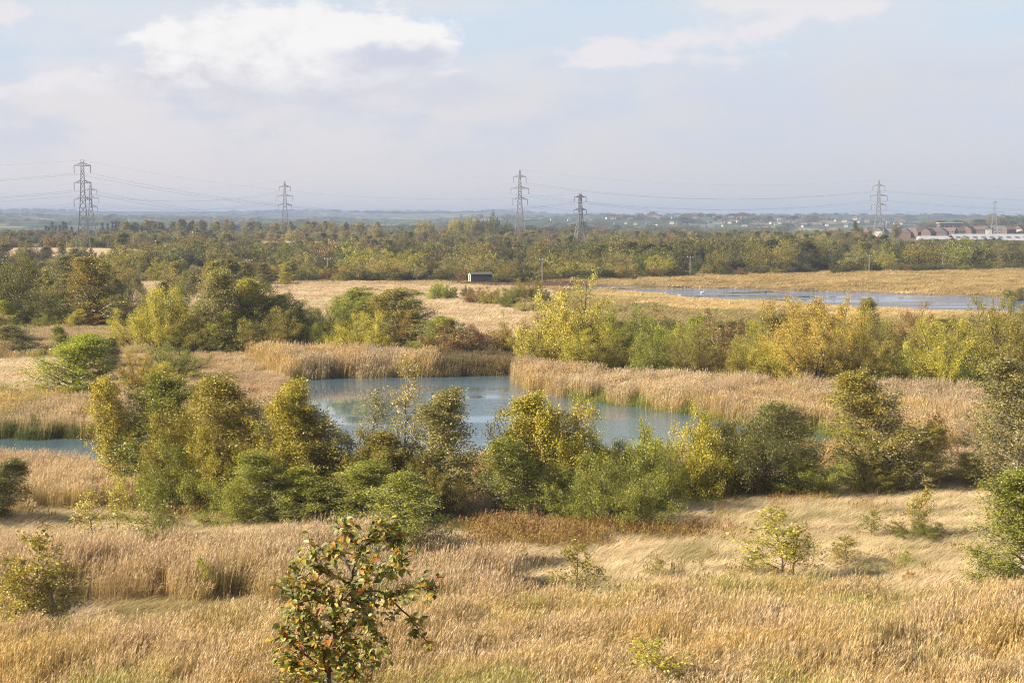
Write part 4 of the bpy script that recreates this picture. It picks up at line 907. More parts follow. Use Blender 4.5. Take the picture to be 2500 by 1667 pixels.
cnt = 0
MAT = poly([(1290, 1900), (1310, 1640), (1420, 1590), (1600, 1575), (1760, 1600), (1850, 1650), (1900, 1900)])
cnt += lay('flattened_reeds', 'tangled pale flattened reeds at the bottom edge right of centre', REED_NEAR, 5, MAT, 1.3, 1.9, 2.0, [(1.5, 1.4, 1.3), PALE, (1.1, 1.0, .7), (1.6, 1.5, 1.35)], 120, tilt=.4)
BLADES = poly([(1850, 1900), (1860, 1640), (2100, 1570), (2500, 1540), (2900, 1560), (3000, 1900)])
cnt += lay('green_reed_blades', 'green cattail blades among the reeds in the bottom right corner', SEDGE, 3, BLADES, .22, 1.75, .5, [(1., 1., .8), (1.2, 1.1, .6)], 121)
BLADES2 = poly([(-600, 1900), (-600, 1600), (300, 1600), (480, 1900)])
cnt += lay('green_corner_blades', 'green blades among the reeds in the bottom left corner', SEDGE, 3, BLADES2, .25, 1.6, .5, [(1., 1., .8), (1.2, 1.1, .6)], 122)
cnt += lay('foreground_reeds', 'golden common reeds with feathery heads filling the bottom of the picture', REED_NEAR, 5, FRONT, 2.3, 2.05, 2.0, [GRN, OCH, W1, (.72, .64, .46), W1, OCH, PINK, W1, (.8, .7, .5), OCH], 101, hvar=.2, cscale=5., stretch=1.5, soft=3.)
LEFTP = poly([(-800, 1395), (480, 1402), (640, 1375), (1050, 1362), (1110, 1420), (1300, 1480), (1290, 1580), (1000, 1560), (760, 1560), (620, 1510), (560, 1520), (200, 1512), (60, 1560), (-800, 1570)])
cnt += lay('left_reed_bed', 'tall pinkish reed bed with shaded stems left of the foreground tree', REED_NEAR, 5, LEFTP, 1.9, 2.2, 2.0, [PINK, W1, TAN, PINK], 102, cscale=7, soft=2.2)
LEFTB = poly([(-700, 1150), (-60, 1158), (150, 1178), (420, 1200), (520, 1210), (500, 1255), (300, 1275), (0, 1292), (-700, 1292)])
cnt += lay('inlet_reed_bed', 'orange reed bed in front of the green inlet at the left', REED_NEAR, 5, LEFTB, 1.4, 2.1, 2.1, [W1, PINK, TAN, OCH], 103, dry(1.), cscale=9, soft=1.5)
MEAD = poly([(-800, 1280), (300, 1270), (500, 1250), (1100, 1250), (1600, 1225), (2000, 1205), (2500, 1185), (3200, 1180), (3300, 1500), (2300, 1530), (1950, 1500), (1650, 1530), (1480, 1600), (1250, 1620), (1000, 1500), (1080, 1380), (600, 1400), (450, 1410), (-800, 1405)])
cnt += lay('pale_meadow_grass', 'pale wind-combed hair grass between the foreground reeds and the trees', GRASS, 4, MEAD, 1.7, .72, 1.0, [(.85, .85, .6), (1.4, 1.35, 1.25), (1.2, 1.15, 1.), (1.6, 1.5, 1.35), (1., .95, .7), (1.5, 1.4, 1.3)], 104, cscale=3., stretch=.6, sink=.03, hvar=.3)
GAP = poly([(-300, 1500), (620, 1490), (640, 1600), (200, 1630), (-300, 1630)])
cnt += lay('path_grass', 'strip of low dry grass between the two left reed beds', GRASS, 4, GAP, 1.2, .5, 1.0, [PALE, W1, (.8, .75, .5)], 105)
DOCKP = poly([(1090, 1330), (1300, 1318), (1560, 1315), (1850, 1335), (1840, 1372), (1500, 1385), (1250, 1395), (1110, 1400)])
cnt += lay('dock_bed', 'band of brown-headed rushes crossing the pale meadow', DOCK, 3, DOCKP, 1.3, 1.25, 1.7, [(1.2, 1.1, 1.), (1.4, 1.3, 1.15), OCH, (1., 1., .7), (1.2, 1.1, 1.)], 106, soft=3.)
UNDER = poly([(260, 1200), (1200, 1150), (1560, 1135), (1700, 1130), (2060, 1110), (2200, 1120), (3000, 1170), (3000, 1195), (2300, 1215), (1900, 1235), (1500, 1270), (1000, 1290), (300, 1290)])
cnt += lay('undergrowth', 'brown reeds and weeds under and behind the near clump of trees', REED_MID, 4, UNDER, .8, 1.3, 1.4, [TAN, PINK, (.7, .6, .45), OCH], 107, dry(.6), soft=2.5)
# far side of the pond
cnt += lay('inlet_far_reeds', 'green-footed reeds on the far bank of the inlet', REED_MID, 4, poly([(-700, 995), (280, 985), (320, 1066), (250, 1070), (0, 1070), (-700, 1064)]), .9, 1.7, 1.5, [W1, TAN, GRN, OCH], 108, lambda x, y: sdist(POND, x, y) > -.5)
cnt += lay('inlet_sedge', 'dark green sedge fringe along the inlet', SEDGE, 3, poly([(-700, 1040), (300, 1040), (340, 1072), (250, 1078), (-700, 1072)]), .8, 1.1, 1.3, [TAN, (.7, .8, .8)], 109)
cnt += lay('bank_tall_grass', 'pinkish tall grass on the bank left of the pond', REED_MID, 4, poly([(270, 875), (480, 862), (620, 880), (705, 925), (712, 960), (700, 1008), (600, 1048), (420, 1064), (300, 1068), (310, 960)]), .8, .9, 1.5, [PINK, PALE, TAN, PINK], 110, lambda x, y: sdist(POND, x, y) > -.6)
cnt += lay('left_far_reeds', 'reddish reeds below the dark left tree row', REED_MID, 4, poly([(-700, 828), (340, 822), (480, 868), (320, 888), (-700, 892)]), .55, 1.5, 1.8, [PINK, TAN, GRN, PINK], 111)
cnt += lay('pond_head_reeds', 'tall reed stand at the head of the pond', REED_MID, 4, poly([(610, 895), (690, 929), (840, 923), (1000, 921), (1060, 920), (1050, 902), (1000, 900), (700, 898)]), 1.3, 2.6, 1.8, [TAN, W1, OCH, TAN], 112)
cnt += lay('dark_margin_reeds', 'low dark reeds and brambles at the back centre of the pond', REED_MID, 4, poly([(1030, 921), (1264, 917), (1300, 905), (1180, 892), (1040, 897)]), 1.2, 1.9, 1.6, [(.42, .40, .30), (.6, .55, .38), (.34, .36, .22)], 123)  # darker tints for the break in the reed stand
cnt += lay('meadow_weeds', 'scattered rusty weeds and coarse tufts in the pale meadow', DOCK, 3, MEAD, .10, .95, .8, [OCH, GRN, TAN, (.7, .75, .4)], 124, soft=2., hvar=.3)
cnt += lay('promontory_reeds', 'long reed bed running from the pond to the right edge', REED_MID, 4, poly([(1260, 916), (1256, 934), (1300, 957), (1420, 980), (1560, 994), (1700, 1014), (1860, 1044), (2000, 1058), (2065, 1070), (2200, 1110), (3100, 1165), (3100, 1010), (2500, 1002), (2000, 985), (1700, 965), (1450, 945), (1290, 912)]), .95, 2.1, 1.6, [W1, PALE, TAN, PINK, OCH, TAN], 113, lambda x, y: sdist(POND, x, y) > -1.2, cscale=12)
cnt += lay('promontory_sedge', 'yellow-green sedge fringe at the foot of the long reed bed', SEDGE, 3, poly([(1380, 966), (1420, 984), (1560, 998), (1700, 1018), (1860, 1048), (2000, 1062), (2060, 1074), (2140, 1106), (2070, 1056), (1900, 1026), (1700, 998), (1560, 978), (1390, 962)]), 2.2, 1.25, 1.1, [(1.9, 1.5, 1.), (1.6, 1.35, 1.), (1.2, 1.15, 1.2), (1.7, 1.4, 1.)], 114, lambda x, y: sdist(POND, x, y) > -3.)
cnt += lay('left_meadow_grass', 'pale smooth meadow around the round green bush', TUSS, 4, poly([(-700, 885), (320, 878), (320, 990), (-700, 1003)]), .4, .55, 1.0, [PALE, W1, (1.3, 1.1, 1.)], 115)
cnt += lay('straw_meadow_grass', 'bleached straw meadow in front of the bird hide', TUSS, 4, poly([(240, 700), (640, 692), (1000, 696), (1330, 712), (1345, 790), (1340, 890), (1000, 880), (620, 870), (290, 790)]), .16, .7, 1.4, [PALE, (1.2, 1.05, .9), PALE, (.9, .75, .6), PALE], 116, cscale=14, stretch=.6)
cnt += lay('rough_grass', 'brown rough grass under the trees beyond the pond', TUSS, 4, poly([(1330, 740), (1700, 768), (2200, 795), (2700, 800), (2700, 1005), (1900, 980), (1500, 950), (1300, 912)]), .12, .9, 1.4, [(.6, .55, .35), (.75, .7, .4), (.5, .55, .25)], 117)
cnt += lay('lake_field_grass', 'ochre tussock field beyond the lake', TUSS, 4, poly([(560, 690), (1330, 690), (1700, 677), (2100, 668), (2500, 660), (2800, 656), (2900, 742), (2480, 727), (2000, 710), (1700, 701.5), (1480, 699), (1330, 712), (600, 698)]), .045, .8, 2.2, [(.85, .76, .48), (.68, .58, .38), (1.0, .88, .58), (.55, .5, .3), (.9, .78, .5)], 118, lambda x, y: (sdist(LAKE, x, y) > 3) & (sdist(MUDDY, x, y) > 2), cscale=22, stretch=.5)
cnt += lay('lake_bank_grass', 'yellowish grass strip along the near bank of the lake', TUSS, 4, NEARSTRIP, .08, .6, 1.8, [OCH, (1.2, 1.05, .75), (.8, .75, .45)], 119, lambda x, y: sdist(LAKE, x, y) > 2.5)
# green leafy scrub mass between the tree row and the lake bank
print('clumps', cnt)

# --- woodland that reads as one mass
def wood_protos(name, kinds):
    ms = []
    for k in kinds:
        for me in FAR[k]:
            c = me.copy(); c.materials[1] = M['leaf_wood']; ms.append(c)
    return proto_collection(name, ms), len(ms)
WOOD, nw = wood_protos('woodland_tree', ('birch', 'round', 'scrub', 'willow'))
def wood(name, label, x, y, hs, wr, cols, seed, aut=.15):
    rng = np.random.default_rng(seed); n = len(x); h = rng.uniform(*hs, n); w = h * rng.uniform(*wr, n); z = ground(x, y) - .2
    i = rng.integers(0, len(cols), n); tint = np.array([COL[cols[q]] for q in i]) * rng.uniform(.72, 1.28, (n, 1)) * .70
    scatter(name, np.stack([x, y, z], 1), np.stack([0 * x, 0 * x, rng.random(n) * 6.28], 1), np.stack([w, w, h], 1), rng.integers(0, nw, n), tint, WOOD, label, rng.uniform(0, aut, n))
def off_mounds(x, y):
    k = np.ones(x.shape, bool)
    for px, py, d, wx, wy, h in MOUNDS:
        cx = (px - 1250) / F * d; k &= ~((np.abs(x - cx) < wx * .95) & (y > d - wy * 1.2 - 12) & (y < d + wy * .6))
    return k
rw = np.random.default_rng(77)
def sector(n, px0, px1, d0, d1, f=None):
    d = np.sqrt(rw.uniform(d0 ** 2, d1 ** 2, n)); px = rw.uniform(px0, px1, n); x = (px - 1250) / F * d; k = off_mounds(x, d)
    if f is not None: k &= f(px, d)
    return x[k], d[k]
x, y = sector(1500, -150, 2650, 760, 1180, lambda p, d: ((p > 260) | (d < 900) | (rw.random(len(p)) < .5)) & (p < 2180))
wood('woodland', 'mixed autumn woodland filling the plain behind the thickets', x, y, (4.5, 9), (.6, 1.1), ['olive', 'grey', 'dark', 'green', 'olive', 'pale', 'mauve', 'dark', 'grey', 'brown'], 5, .06)
x, y = sector(420, -150, 620, 560, 820); wood('left_scrub', 'low scrub and young birches below the pale mound at the left', x, y, (2., 4.2), (.9, 1.5), ['olive', 'yg', 'grey', 'brown', 'dark', 'pale'], 14, .15)
x, y = sector(420, 2180, 2700, 850, 1100); wood('low_wood', 'low scrubby wood in front of the warehouses', x, y, (2.8, 4.4), (1., 1.6), ['olive', 'dark', 'green', 'grey', 'dark', 'brown'], 12, .08)
x, y = sector(260, 2180, 2700, 1100, 1370); wood('low_scrub', 'low scrub at the foot of the warehouses', x, y, (1.8, 2.8), (1.2, 2.), ['olive', 'dark', 'green', 'grey'], 13, .05)
x, y = sector(1100, 300, 2120, 1180, 1420); wood('far_woodland', 'back rows of the wood under the pylons', x, y, (4, 9), (.6, 1.), ['olive', 'grey', 'dark', 'dark', 'green', 'mauve', 'pale', 'brown'], 6)
x, y = sector(500, -150, 420, 1180, 1800); wood('left_far_woodland', 'dark wood behind the pale mound at the left', x, y, (4, 8), (.7, 1.2), ['dark', 'dark', 'brown', 'green'], 7)
x, y = sector(260, 1480, 2020, 700, 790); wood('lake_woodland', 'wood behind the lake field', x, y, (6, 11), (.8, 1.2), ['dark', 'dark', 'olive', 'green', 'grey'], 8)
x, y = sector(1500, 1330, 2700, 255, 315, lambda p, d: ((p - 1250) / F * d > 5)); k = sdist(LAKE, x, y) > 6; x, y = x[k], y[k]
k = (sdist(NEARSTRIP, x, y) > 0); x, y = x[k][:230], y[k][:230]
wood('willow_scrub', 'low grey-green willow scrub between the golden trees and the lake', x, y, (1.6, 3.1), (1., 1.7), ['pale', 'yg', 'grey', 'olive', 'pale', 'green', 'mauve'], 9, .2)
x, y = sector(5200, -400, 2900, 1900, 10200, lambda p, d: fbm((p - 1250) / F * d / 420., d / 900., 55, 3) > .47)
wood('hill_woodland', 'hedges and woods scattered over the distant hills', x, y, (7, 13), (1.5, 4), ['dark', 'green', 'olive', 'dark'], 10)

# ------------------------------------------------------------------ pylons, wires, poles
def pylon(px, d, top_py, arms, body, yaw, label, base_py=None, flat=False, ins=.075, leg_t=.21):
    x, y = at(px, d); z = g1(x, y); H = CAMZ + (HOR - top_py) / F * d - z
    root = empty('electricity_pylon', (x, y, z), label, 'pylon', 'electricity pylons crossing the plain', yaw)
    hw = lambda f: float(np.interp(f, [q[0] for q in body], [q[1] for q in body]))
    cor = [(-1, -1), (1, -1), (1, 1), (-1, 1)]; fr = [0]; 
    while fr[-1] < .985: fr.append(min(fr[-1] + max(hw(fr[-1]) * 2 / H * (1.15 if fr[-1] > .3 else .9), .022), .985))
    for a, b in cor:
        m = MB(); fs = sorted(set([q[0] for q in body] + [.985])); fs = [f for f in fs if f <= .985]
        m.tube([(a * hw(f), b * hw(f), f * H) for f in fs], [leg_t * (1.25 - .6 * f) for f in fs]); link('leg', m.mesh('leg', M['steel']), root)
    m = MB(); t = leg_t * .5
    for k in range(len(fr) - 1):
        f0, f1 = fr[k], fr[k + 1]; w0, w1 = hw(f0), hw(f1)
        for q in range(4):
            a, b = cor[q]; c, e = cor[(q + 1) % 4]
            m.tube([(a * w0, b * w0, f0 * H), (c * w1, e * w1, f1 * H)], t, 4); m.tube([(c * w0, e * w0, f0 * H), (a * w1, b * w1, f1 * H)], t, 4)
            if k % 3 == 0 and k: m.tube([(a * w0, b * w0, f0 * H), (c * w0, e * w0, f0 * H)], t, 4)
    link('bracing', m.mesh('bracing', M['steel']), root, kind='stuff')
    m = MB(); w = hw(.985)
    if flat:
        for s in (-1, 1): m.tube([(s * w, -w, .985 * H), (s * w * 1.5, 0, H)], t); m.tube([(s * w, w, .985 * H), (s * w * 1.5, 0, H)], t)
        m.tube([(-w * 1.5, 0, H), (w * 1.5, 0, H)], t)
    else:
        for a, b in cor: m.tube([(a * w, b * w, .985 * H), (0, 0, H)], t)
    link('peak', m.mesh('peak', M['steel']), root)
    tips = []
    for f, L in arms:
        w = hw(f); m = MB(); rise = .028 * H
        for s in (-1, 1):
            for b in (-1, 1):
                m.tube([(s * w, b * w, f * H), (s * L, 0, f * H)], t * 1.5); m.tube([(s * w, b * w, f * H + rise), (s * L, 0, f * H + .1)], t * 1.3)
                xm = s * (w + (L - w) * .45); m.tube([(xm, b * w * .55, f * H), (xm, b * w * .55, f * H + rise * .5)], t)
                m.tube([(xm, b * w * .55, f * H), (s * w, b * w, f * H + rise)], t)
        link('crossarm', m.mesh('crossarm', M['steel']), root)
        for s in (-1, 1):
            m = MB(); il = ins * H; zz = f * H; n = 9
            rr = [.10 if k % 2 else .17 for k in range(n)]; m.tube([(s * L, 0, zz - il * k / (n - 1)) for k in range(n)], rr, 6, cap=False)
            link('insulator', m.mesh('insulator', M['insulator']), root)
            c, sn = math.cos(yaw), math.sin(yaw); tips.append((x + c * s * L, y + sn * s * L, z + zz - il))
    tips.append((x, y, z + H)); return tips
BODY = [(0, 3.6), (.33, 2.0), (.42, 1.55), (.62, 1.0), (.8, .75), (.985, .55)]
B2 = [(0, 4.6), (.35, 2.1), (.62, 1.05), (.8, .8), (.985, .35)]
ARM = [(.90, 4.1), (.745, 5.8), (.60, 4.9)]
P1 = pylon(205, 806, 392, [(.945, 3.4), (.775, 3.5), (.61, 3.6)], BODY, .18, 'tallest flat-topped pylon, standing above the yellow-green trees at the left', flat=True)
P1b = pylon(224, 1330, 447, [(.88, 4.2), (.74, 5.6), (.60, 4.7)], B2, .15, 'pylon half hidden behind the tallest one')
P2 = pylon(697, 1400, 442, ARM, B2, .15, 'dark pointed pylon over the plantation, second from the left', leg_t=.25)
P3 = pylon(1269, 1235, 415, ARM, B2, .1, 'pointed pylon near the middle, beside the tall tree group', leg_t=.23)
P6 = pylon(1416, 990, 472, [(.93, 3.3), (.72, 3.5), (.50, 3.6)], BODY, .35, 'flat-topped pale-legged pylon right of the middle', flat=True)
P5 = pylon(2143, 1312, 440, ARM, B2, -.1, 'pointed pylon above the lake with sunlit pale legs', leg_t=.24)
P7 = pylon(2425, 1500, 492, [(.70, 7.0), (.985, 1.6)], BODY, -.2, 'pale pylon with one wide crossarm by the long warehouse', flat=True, ins=.02)
def wire(a, b, sag, label, k, r):
    n = 26; t = np.linspace(0, 1, n)[:, None]; p = np.array(a) * (1 - t) + np.array(b) * t; p[:, 2:] -= 4 * sag * t * (1 - t)
    m = MB(); m.tube(p, r * .75, 3, cap=False); link('power_cable', m.mesh('power_cable', M['wire']), label=label, category='cable', group='overhead cables between the pylons')
SIDE = ['left', 'right']; TIER = ['top', 'middle', 'lower']
def span(A_, B_, sag, text, r=.045, n=7):
    for k in range(n):
        w = 'top earth wire' if k == n - 1 else f'{SIDE[k % 2]} {TIER[k // 2]} cable'
        wire(A_[k], B_[k], sag * (.8 if k == n - 1 else 1), f'{w}, {text}', k, r * (.6 if k == n - 1 else 1))
def shifted(T, dx, dy, dz): return [(a + dx, b + dy, c + dz) for a, b, c in T]
span(shifted(P1, -300, -130, 1.0), P1, 9, 'from the left edge to the tallest pylon', .035)
span(P1, P6, 10.5, 'from the tallest to the flat-topped pylon', .04)
span(shifted(P1b, -370, -20, 0), P1b, 9, 'from the left edge to the half-hidden pylon', .04)
span(P1b, P2, 6, 'from the half-hidden to the second pylon', .045)
span(P2, P3, 7, 'from the second to the middle pylon', .045)
span(P3, P5, 8, 'from the middle pylon to the one above the lake', .05)
span(P5, shifted(P5, 330, 60, -3), 6, 'from the pylon above the lake to the right edge', .04)
P6t = P6[:4] + [P6[6]]; P7t = P7[:4] + [P7[4]]
for k in range(2): wire(P6[k], P7[k], 9, f'cable on the {SIDE[k]} of the top crossarm, from the flat-topped to the pale right pylon', k, .04)
for k in range(2): wire(P7[k], (P7[k][0] + 260, P7[k][1] + 40, P7[k][2]), 7, f'{SIDE[k]} cable running right from the pale right pylon', k, .04)

def pole(px, by, ty, label):
    x, y, z = place(px, by); h = (by - ty) / F * y
    root = empty('utility_pole', (x, y, z), label, 'utility pole', 'wooden utility poles along the far hedge', rg.uniform(-.3, .3))
    m = MB(); m.tube([(0, 0, -.5), (0, 0, h)], [.17, .13], 8, cap=False); link('post', m.mesh('post', M['pole_wood']), root)
    m = MB(); m.box((0, -.16, h - .35), (1.9, .12, .14)); link('crossarm', m.mesh('crossarm', M['pole_wood']), root)
    for s in (-.85, 0, .85):
        m = MB(); m.tube([(s, -.16, h - .28 + q) for q in (0, .07, .09, .16, .2, .3)], [.05, .05, .11, .11, .07, .06], 6, cap=False); link('insulator', m.mesh('insulator', M['white_paint']), root)
    m = MB(); m.tube([(-.7, -.16, h - .4), (0, -.1, h - 1.0)], .03); m.tube([(.7, -.16, h - .4), (0, -.1, h - 1.0)], .03); link('stay', m.mesh('stay', M['steel']), root)
    return [(x + s, y - .16, z + h - .02) for s in (-.85, 0, .85)]
PO = [pole(*q) for q in [(9, 700, 632, 'utility pole at the left edge in front of the birch belt'), (609, 690, 634, 'grey utility pole at the left end of the straw meadow'), (800, 684, 630, 'utility pole among gold bushes left of the hide'),
      (1324, 690, 632, 'tall thin utility pole right of the bird hide'), (1685, 676, 626, 'utility pole at the hedge where the wood edge begins'), (2122, 667, 623, 'utility pole below the pylon above the lake'),
      (2302, 661, 617, 'utility pole against the dark hedge below the small warehouse'), (2497, 640, 612, 'utility pole at the right edge of the picture')]]
for k in range(1, len(PO) - 1):
    for s in range(3): 
        n = 12; t = np.linspace(0, 1, n)[:, None]; p = np.array(PO[k][s]) * (1 - t) + np.array(PO[k + 1][s]) * t; p[:, 2:] -= 4 * 1.2 * t * (1 - t); m = MB(); m.tube(p, .012, 3, cap=False)
        link('pole_wire', m.mesh('pole_wire', M['wire']), label=f'{["left", "middle", "right"][s]} thin wire between the {["", "leftmost", "second", "third", "fourth", "fifth", "sixth"][k]} pole and the next', category='wire', group='wires between the utility poles')

# ------------------------------------------------------------------ bird hide, marker, birds
def bird_hide():
    x, y, z = place(1172, 689); rz = .32; s = (56 / F * y)
    root = empty('bird_hide', (x, y, z), 'grey-green wooden bird hide with sunlit end wall on the edge of the meadow', 'bird hide', None, rz)
    L, W, E, R = s * .95, 2.6, 2.35, 2.95; f0 = .25
    zs = np.linspace(f0, E, 10)
    for k in range(9):                                   # horizontal boards, the viewing slot left open
        if k == 6: continue
        m = MB(); m.box((0, -W / 2 - .012 * (k % 2), (zs[k] + zs[k + 1]) / 2), (L, .05, zs[k + 1] - zs[k] - .02)); link('board', m.mesh('board', M['hide_wood']), root)
    for n in range(5):
        m = MB(); m.box((-L / 2 + .1 + n * (L - .2) / 4, -W / 2 - .04, (zs[6] + zs[7]) / 2), (.09, .05, zs[7] - zs[6])); link('slot_post', m.mesh('slot_post', M['hide_wood']), root)
    m = MB(); m.box((0, -W / 2 + .25, (zs[6] + zs[7]) / 2), (L - .1, .05, .4)); link('viewing_slot', m.mesh('viewing_slot', M['dark_slot']), root)
    m = MB(); m.box((0, W / 2, (f0 + E) / 2), (L, .05, E - f0)); link('back_wall', m.mesh('back_wall', M['hide_wood']), root)
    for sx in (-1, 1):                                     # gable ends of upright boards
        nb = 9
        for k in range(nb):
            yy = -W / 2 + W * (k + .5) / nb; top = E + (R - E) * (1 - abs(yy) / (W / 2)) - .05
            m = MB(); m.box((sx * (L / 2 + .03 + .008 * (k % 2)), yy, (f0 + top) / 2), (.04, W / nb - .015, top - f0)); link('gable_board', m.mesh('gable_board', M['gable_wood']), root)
    m = MB(); m.box((-L / 2 - .075, -.1, 1.3), (.03, .8, 1.9)); link('door', m.mesh('door', M['hide_wood']), root)
    m = MB(); m.box((-L / 2 - .10, -.1, 1.7), (.02, .28, .3)); link('door_window', m.mesh('door_window', M['dark_slot']), root)
    for sy in (-1, 1):
        m = MB(); a = (W / 2 + .25) * sy; q = .25 * (R - E) / (W / 2)
        m.add([(-L / 2 - .25, a, E - q + .05), (L / 2 + .25, a, E - q + .05), (L / 2 + .25, 0, R + .05), (-L / 2 - .25, 0, R + .05), (-L / 2 - .25, a, E - q + .13), (L / 2 + .25, a, E - q + .13), (L / 2 + .25, 0, R + .13), (-L / 2 - .25, 0, R + .13)],
              [[0, 1, 2, 3], [4, 7, 6, 5], [0, 4, 5, 1], [1, 5, 6, 2], [2, 6, 7, 3], [3, 7, 4, 0]]); link('roof_slope', m.mesh('roof_slope', M['hide_roof']), root)
    m = MB(); m.tube([(-L / 2 - .26, 0, R + .15), (L / 2 + .26, 0, R + .15)], .06); link('ridge', m.mesh('ridge', M['hide_roof']), root)
    for sx in (-.45, -.15, .15, .45):
        for sy in (-1, 1): m = MB(); m.box((sx * L, sy * (W / 2 - .15), .12), (.15, .15, .5)); link('stilt', m.mesh('stilt', M['pole_wood']), root)
bird_hide()
for px, by, w, c, lab in ((1165, 696, 34, 'brown', 'brushy brown weeds at the foot of the bird hide, left'), (1196, 696, 40, 'mauve', 'dark brushy weeds at the foot of the bird hide, right'), (1133, 690, 20, 'pale', 'pale weeds left of the bird hide')):
    x, y, z = place(px, by); o = link('bush', FAR['scrub'][0], loc=(x, y, z - .1), label=lab, category='bush'); o.scale = (w / F * y, w / F * y * .6, .9); set_col(o, COL[c], 0)
x, y, z = place(1397, 688)
r_ = empty('marker_post', (x, y, z), 'white marker post left of the yellow-green dome bush by the lake tip', 'post'); m = MB(); m.tube([(0, 0, -.2), (0, 0, 1.5)], .12, 6); link('post', m.mesh('post', M['white_paint']), r_)
m = MB(); m.box((0, 0, 1.54), (.3, .3, .08)); link('cap', m.mesh('cap', M['white_paint']), r_)

def bird(px, py, ln, white, label, cat='bird', nm='bird'):
    x, y = on_plane(px, py, .0); m = MB(); c = .11 * ln
    t = np.linspace(0, 1, 9); m.tube([(ln * (q - .5) * .8, 0, .10 * ln + .10 * ln * max(0, .35 - q)) for q in t], [ln * .22 * math.sin(math.pi * (.06 + .88 * q)) ** .7 for q in t], 8, 0, False)
    nk = [(ln * .30, 0, .18 * ln), (ln * .40, 0, .34 * ln), (ln * .37, 0, .50 * ln), (ln * .40, 0, .62 * ln), (ln * .47, 0, .64 * ln), (ln * .56, 0, .60 * ln)] if white else [(ln * .28, 0, .18 * ln), (ln * .36, 0, .30 * ln), (ln * .40, 0, .36 * ln), (ln * .50, 0, .35 * ln)]
    m.tube(nk, [ln * q for q in ([.07, .045, .04, .05, .05, .012] if white else [.09, .06, .07, .015])], 6, 0, False)
    o = link(nm, m.mesh(nm, M['feather_white' if white else 'feather_dark'], smooth=True), loc=(x, y, 0), label=label, category=cat); o.rotation_euler = (0, 0, rg.uniform(-.6, .6) + (3.14 if rg.random() < .5 else 0))
bird(1714, 716, 1.3, True, 'white swan on the left part of the lake', 'swan', 'swan'); bird(1869, 714, .75, False, 'dark duck in the middle of the lake', 'duck', 'duck')
for k, (px, py) in enumerate([(1378, 701), (1386, 702), (1392, 701), (1405, 702)]): bird(px, py, .8, True, ['white gull at the left tip of the lake', 'second white gull from the lake tip', 'third white gull from the lake tip', 'white gull farthest right of the four at the lake tip'][k], 'gull', 'gull')
bird(1930, 737, .8, True, 'white gull off the end of the mud spit', 'gull', 'gull'); bird(2388, 756, .6, False, 'dark coot near the right end of the lake', 'coot', 'coot')
# fishing platform and mud spit
x, y = on_plane(1668, 709); r_ = empty('wooden_jetty', (x, y, 0), 'low wooden jetty standing in the left part of the lake', 'jetty'); 
for k in range(10): m = MB(); m.box((-2.7 + k * .6, 0, .55 + .01 * (k % 2)), (.55, 1.2, .06)); link('plank', m.mesh('plank', M['pole_wood']), r_)
for sx in (-2.6, 0, 2.6):
    for sy in (-.5, .5): m = MB(); m.box((sx, sy, .1), (.14, .14, .85)); link('jetty_post', m.mesh('jetty_post', M['pole_wood']), r_)
def spit(pts, name, label):
    P = poly(pts); c = P.mean(0); n = len(P); V = [(*p, -.1) for p in P] + [(*(c + (p - c) * .6), .14) for p in P] + [(*(c + (p - c) * .15), .2) for p in P]
    Q = [[i + k * n, (i + 1) % n + k * n, (i + 1) % n + (k + 1) * n, i + (k + 1) * n] for k in (0, 1) for i in range(n)]
    link(name, new_mesh(name, V, Q, M['mud'], smooth=True), kind='structure', label=label)
spit([(1835, 731.5), (1860, 730), (1900, 731), (1935, 733.5), (1930, 735), (1900, 734.5), (1860, 733.5)], 'mud_spit', 'dark mud spit on the near side of the lake')

# ------------------------------------------------------------------ houses and sheds
def house(x, y, L, W, E, R, wall, roof, rz, label, group, detail=False, far=False):
    z = g1(x, y) - .3
    if far:      # only a few pixels: one mesh
        m = MB(); m.box((0, 0, E / 2), (L, W, E), 0); gable(m, L, W, E, R, 1)
        o = link('house', m.mesh('house', [M[wall], M[roof]]), loc=(x, y, z), label=label, category='house', group=group); o.rotation_euler = (0, 0, rz); return
    root = empty('house', (x, y, z), label, 'house', group, rz)
    m = MB(); m.box((0, 0, E / 2), (L, W, E)); 
    for s in (-1, 1): m.add([(s * (L / 2 - .02), -W / 2, E), (s * (L / 2 - .02), W / 2, E), (s * (L / 2 - .02), 0, R), (s * (L / 2 - .03), 0, R)], [[0, 1, 2, 3]])
    link('wall', m.mesh('wall', M[wall]), root)
    m = MB(); gable(m, L + .4, W + .6, E - .1, R + .12, 0, True); rf = link('roof', m.mesh('roof', M[roof]), root)
    m = MB(); m.box((L * .32, 0, R + .4), (.7, .6, 1.3)); link('chimney', m.mesh('chimney', M['brick']), rf)
    for zz in (1.4, 3.9):
        if zz > E - .6: continue
        for fx in (-.3, .05, .33):
            fr = MB(); fr.box((fx * L, -W / 2 - .03, zz), (1.3, .05, 1.3)); w_ = link('window', fr.mesh('window', M['white_paint']), root)
            pn = MB(); pn.box((fx * L, -W / 2 - .07, zz), (1.1, .03, 1.1)); link('pane', pn.mesh('pane', M['glass']), w_)
def gable(m, L, W, E, R, mi, thick=False):
    for s in (-1, 1):
        m.add([(-L / 2, s * W / 2, E), (L / 2, s * W / 2, E), (L / 2, 0, R), (-L / 2, 0, R)], [[0, 1, 2, 3]], mi)
        m.add([(s * L / 2 * .999, -W / 2, E), (s * L / 2 * .999, W / 2, E), (s * L / 2 * .999, .01, R - .01), (s * L / 2 * .999, -.01, R - .01)], [[0, 1, 2, 3]], mi)
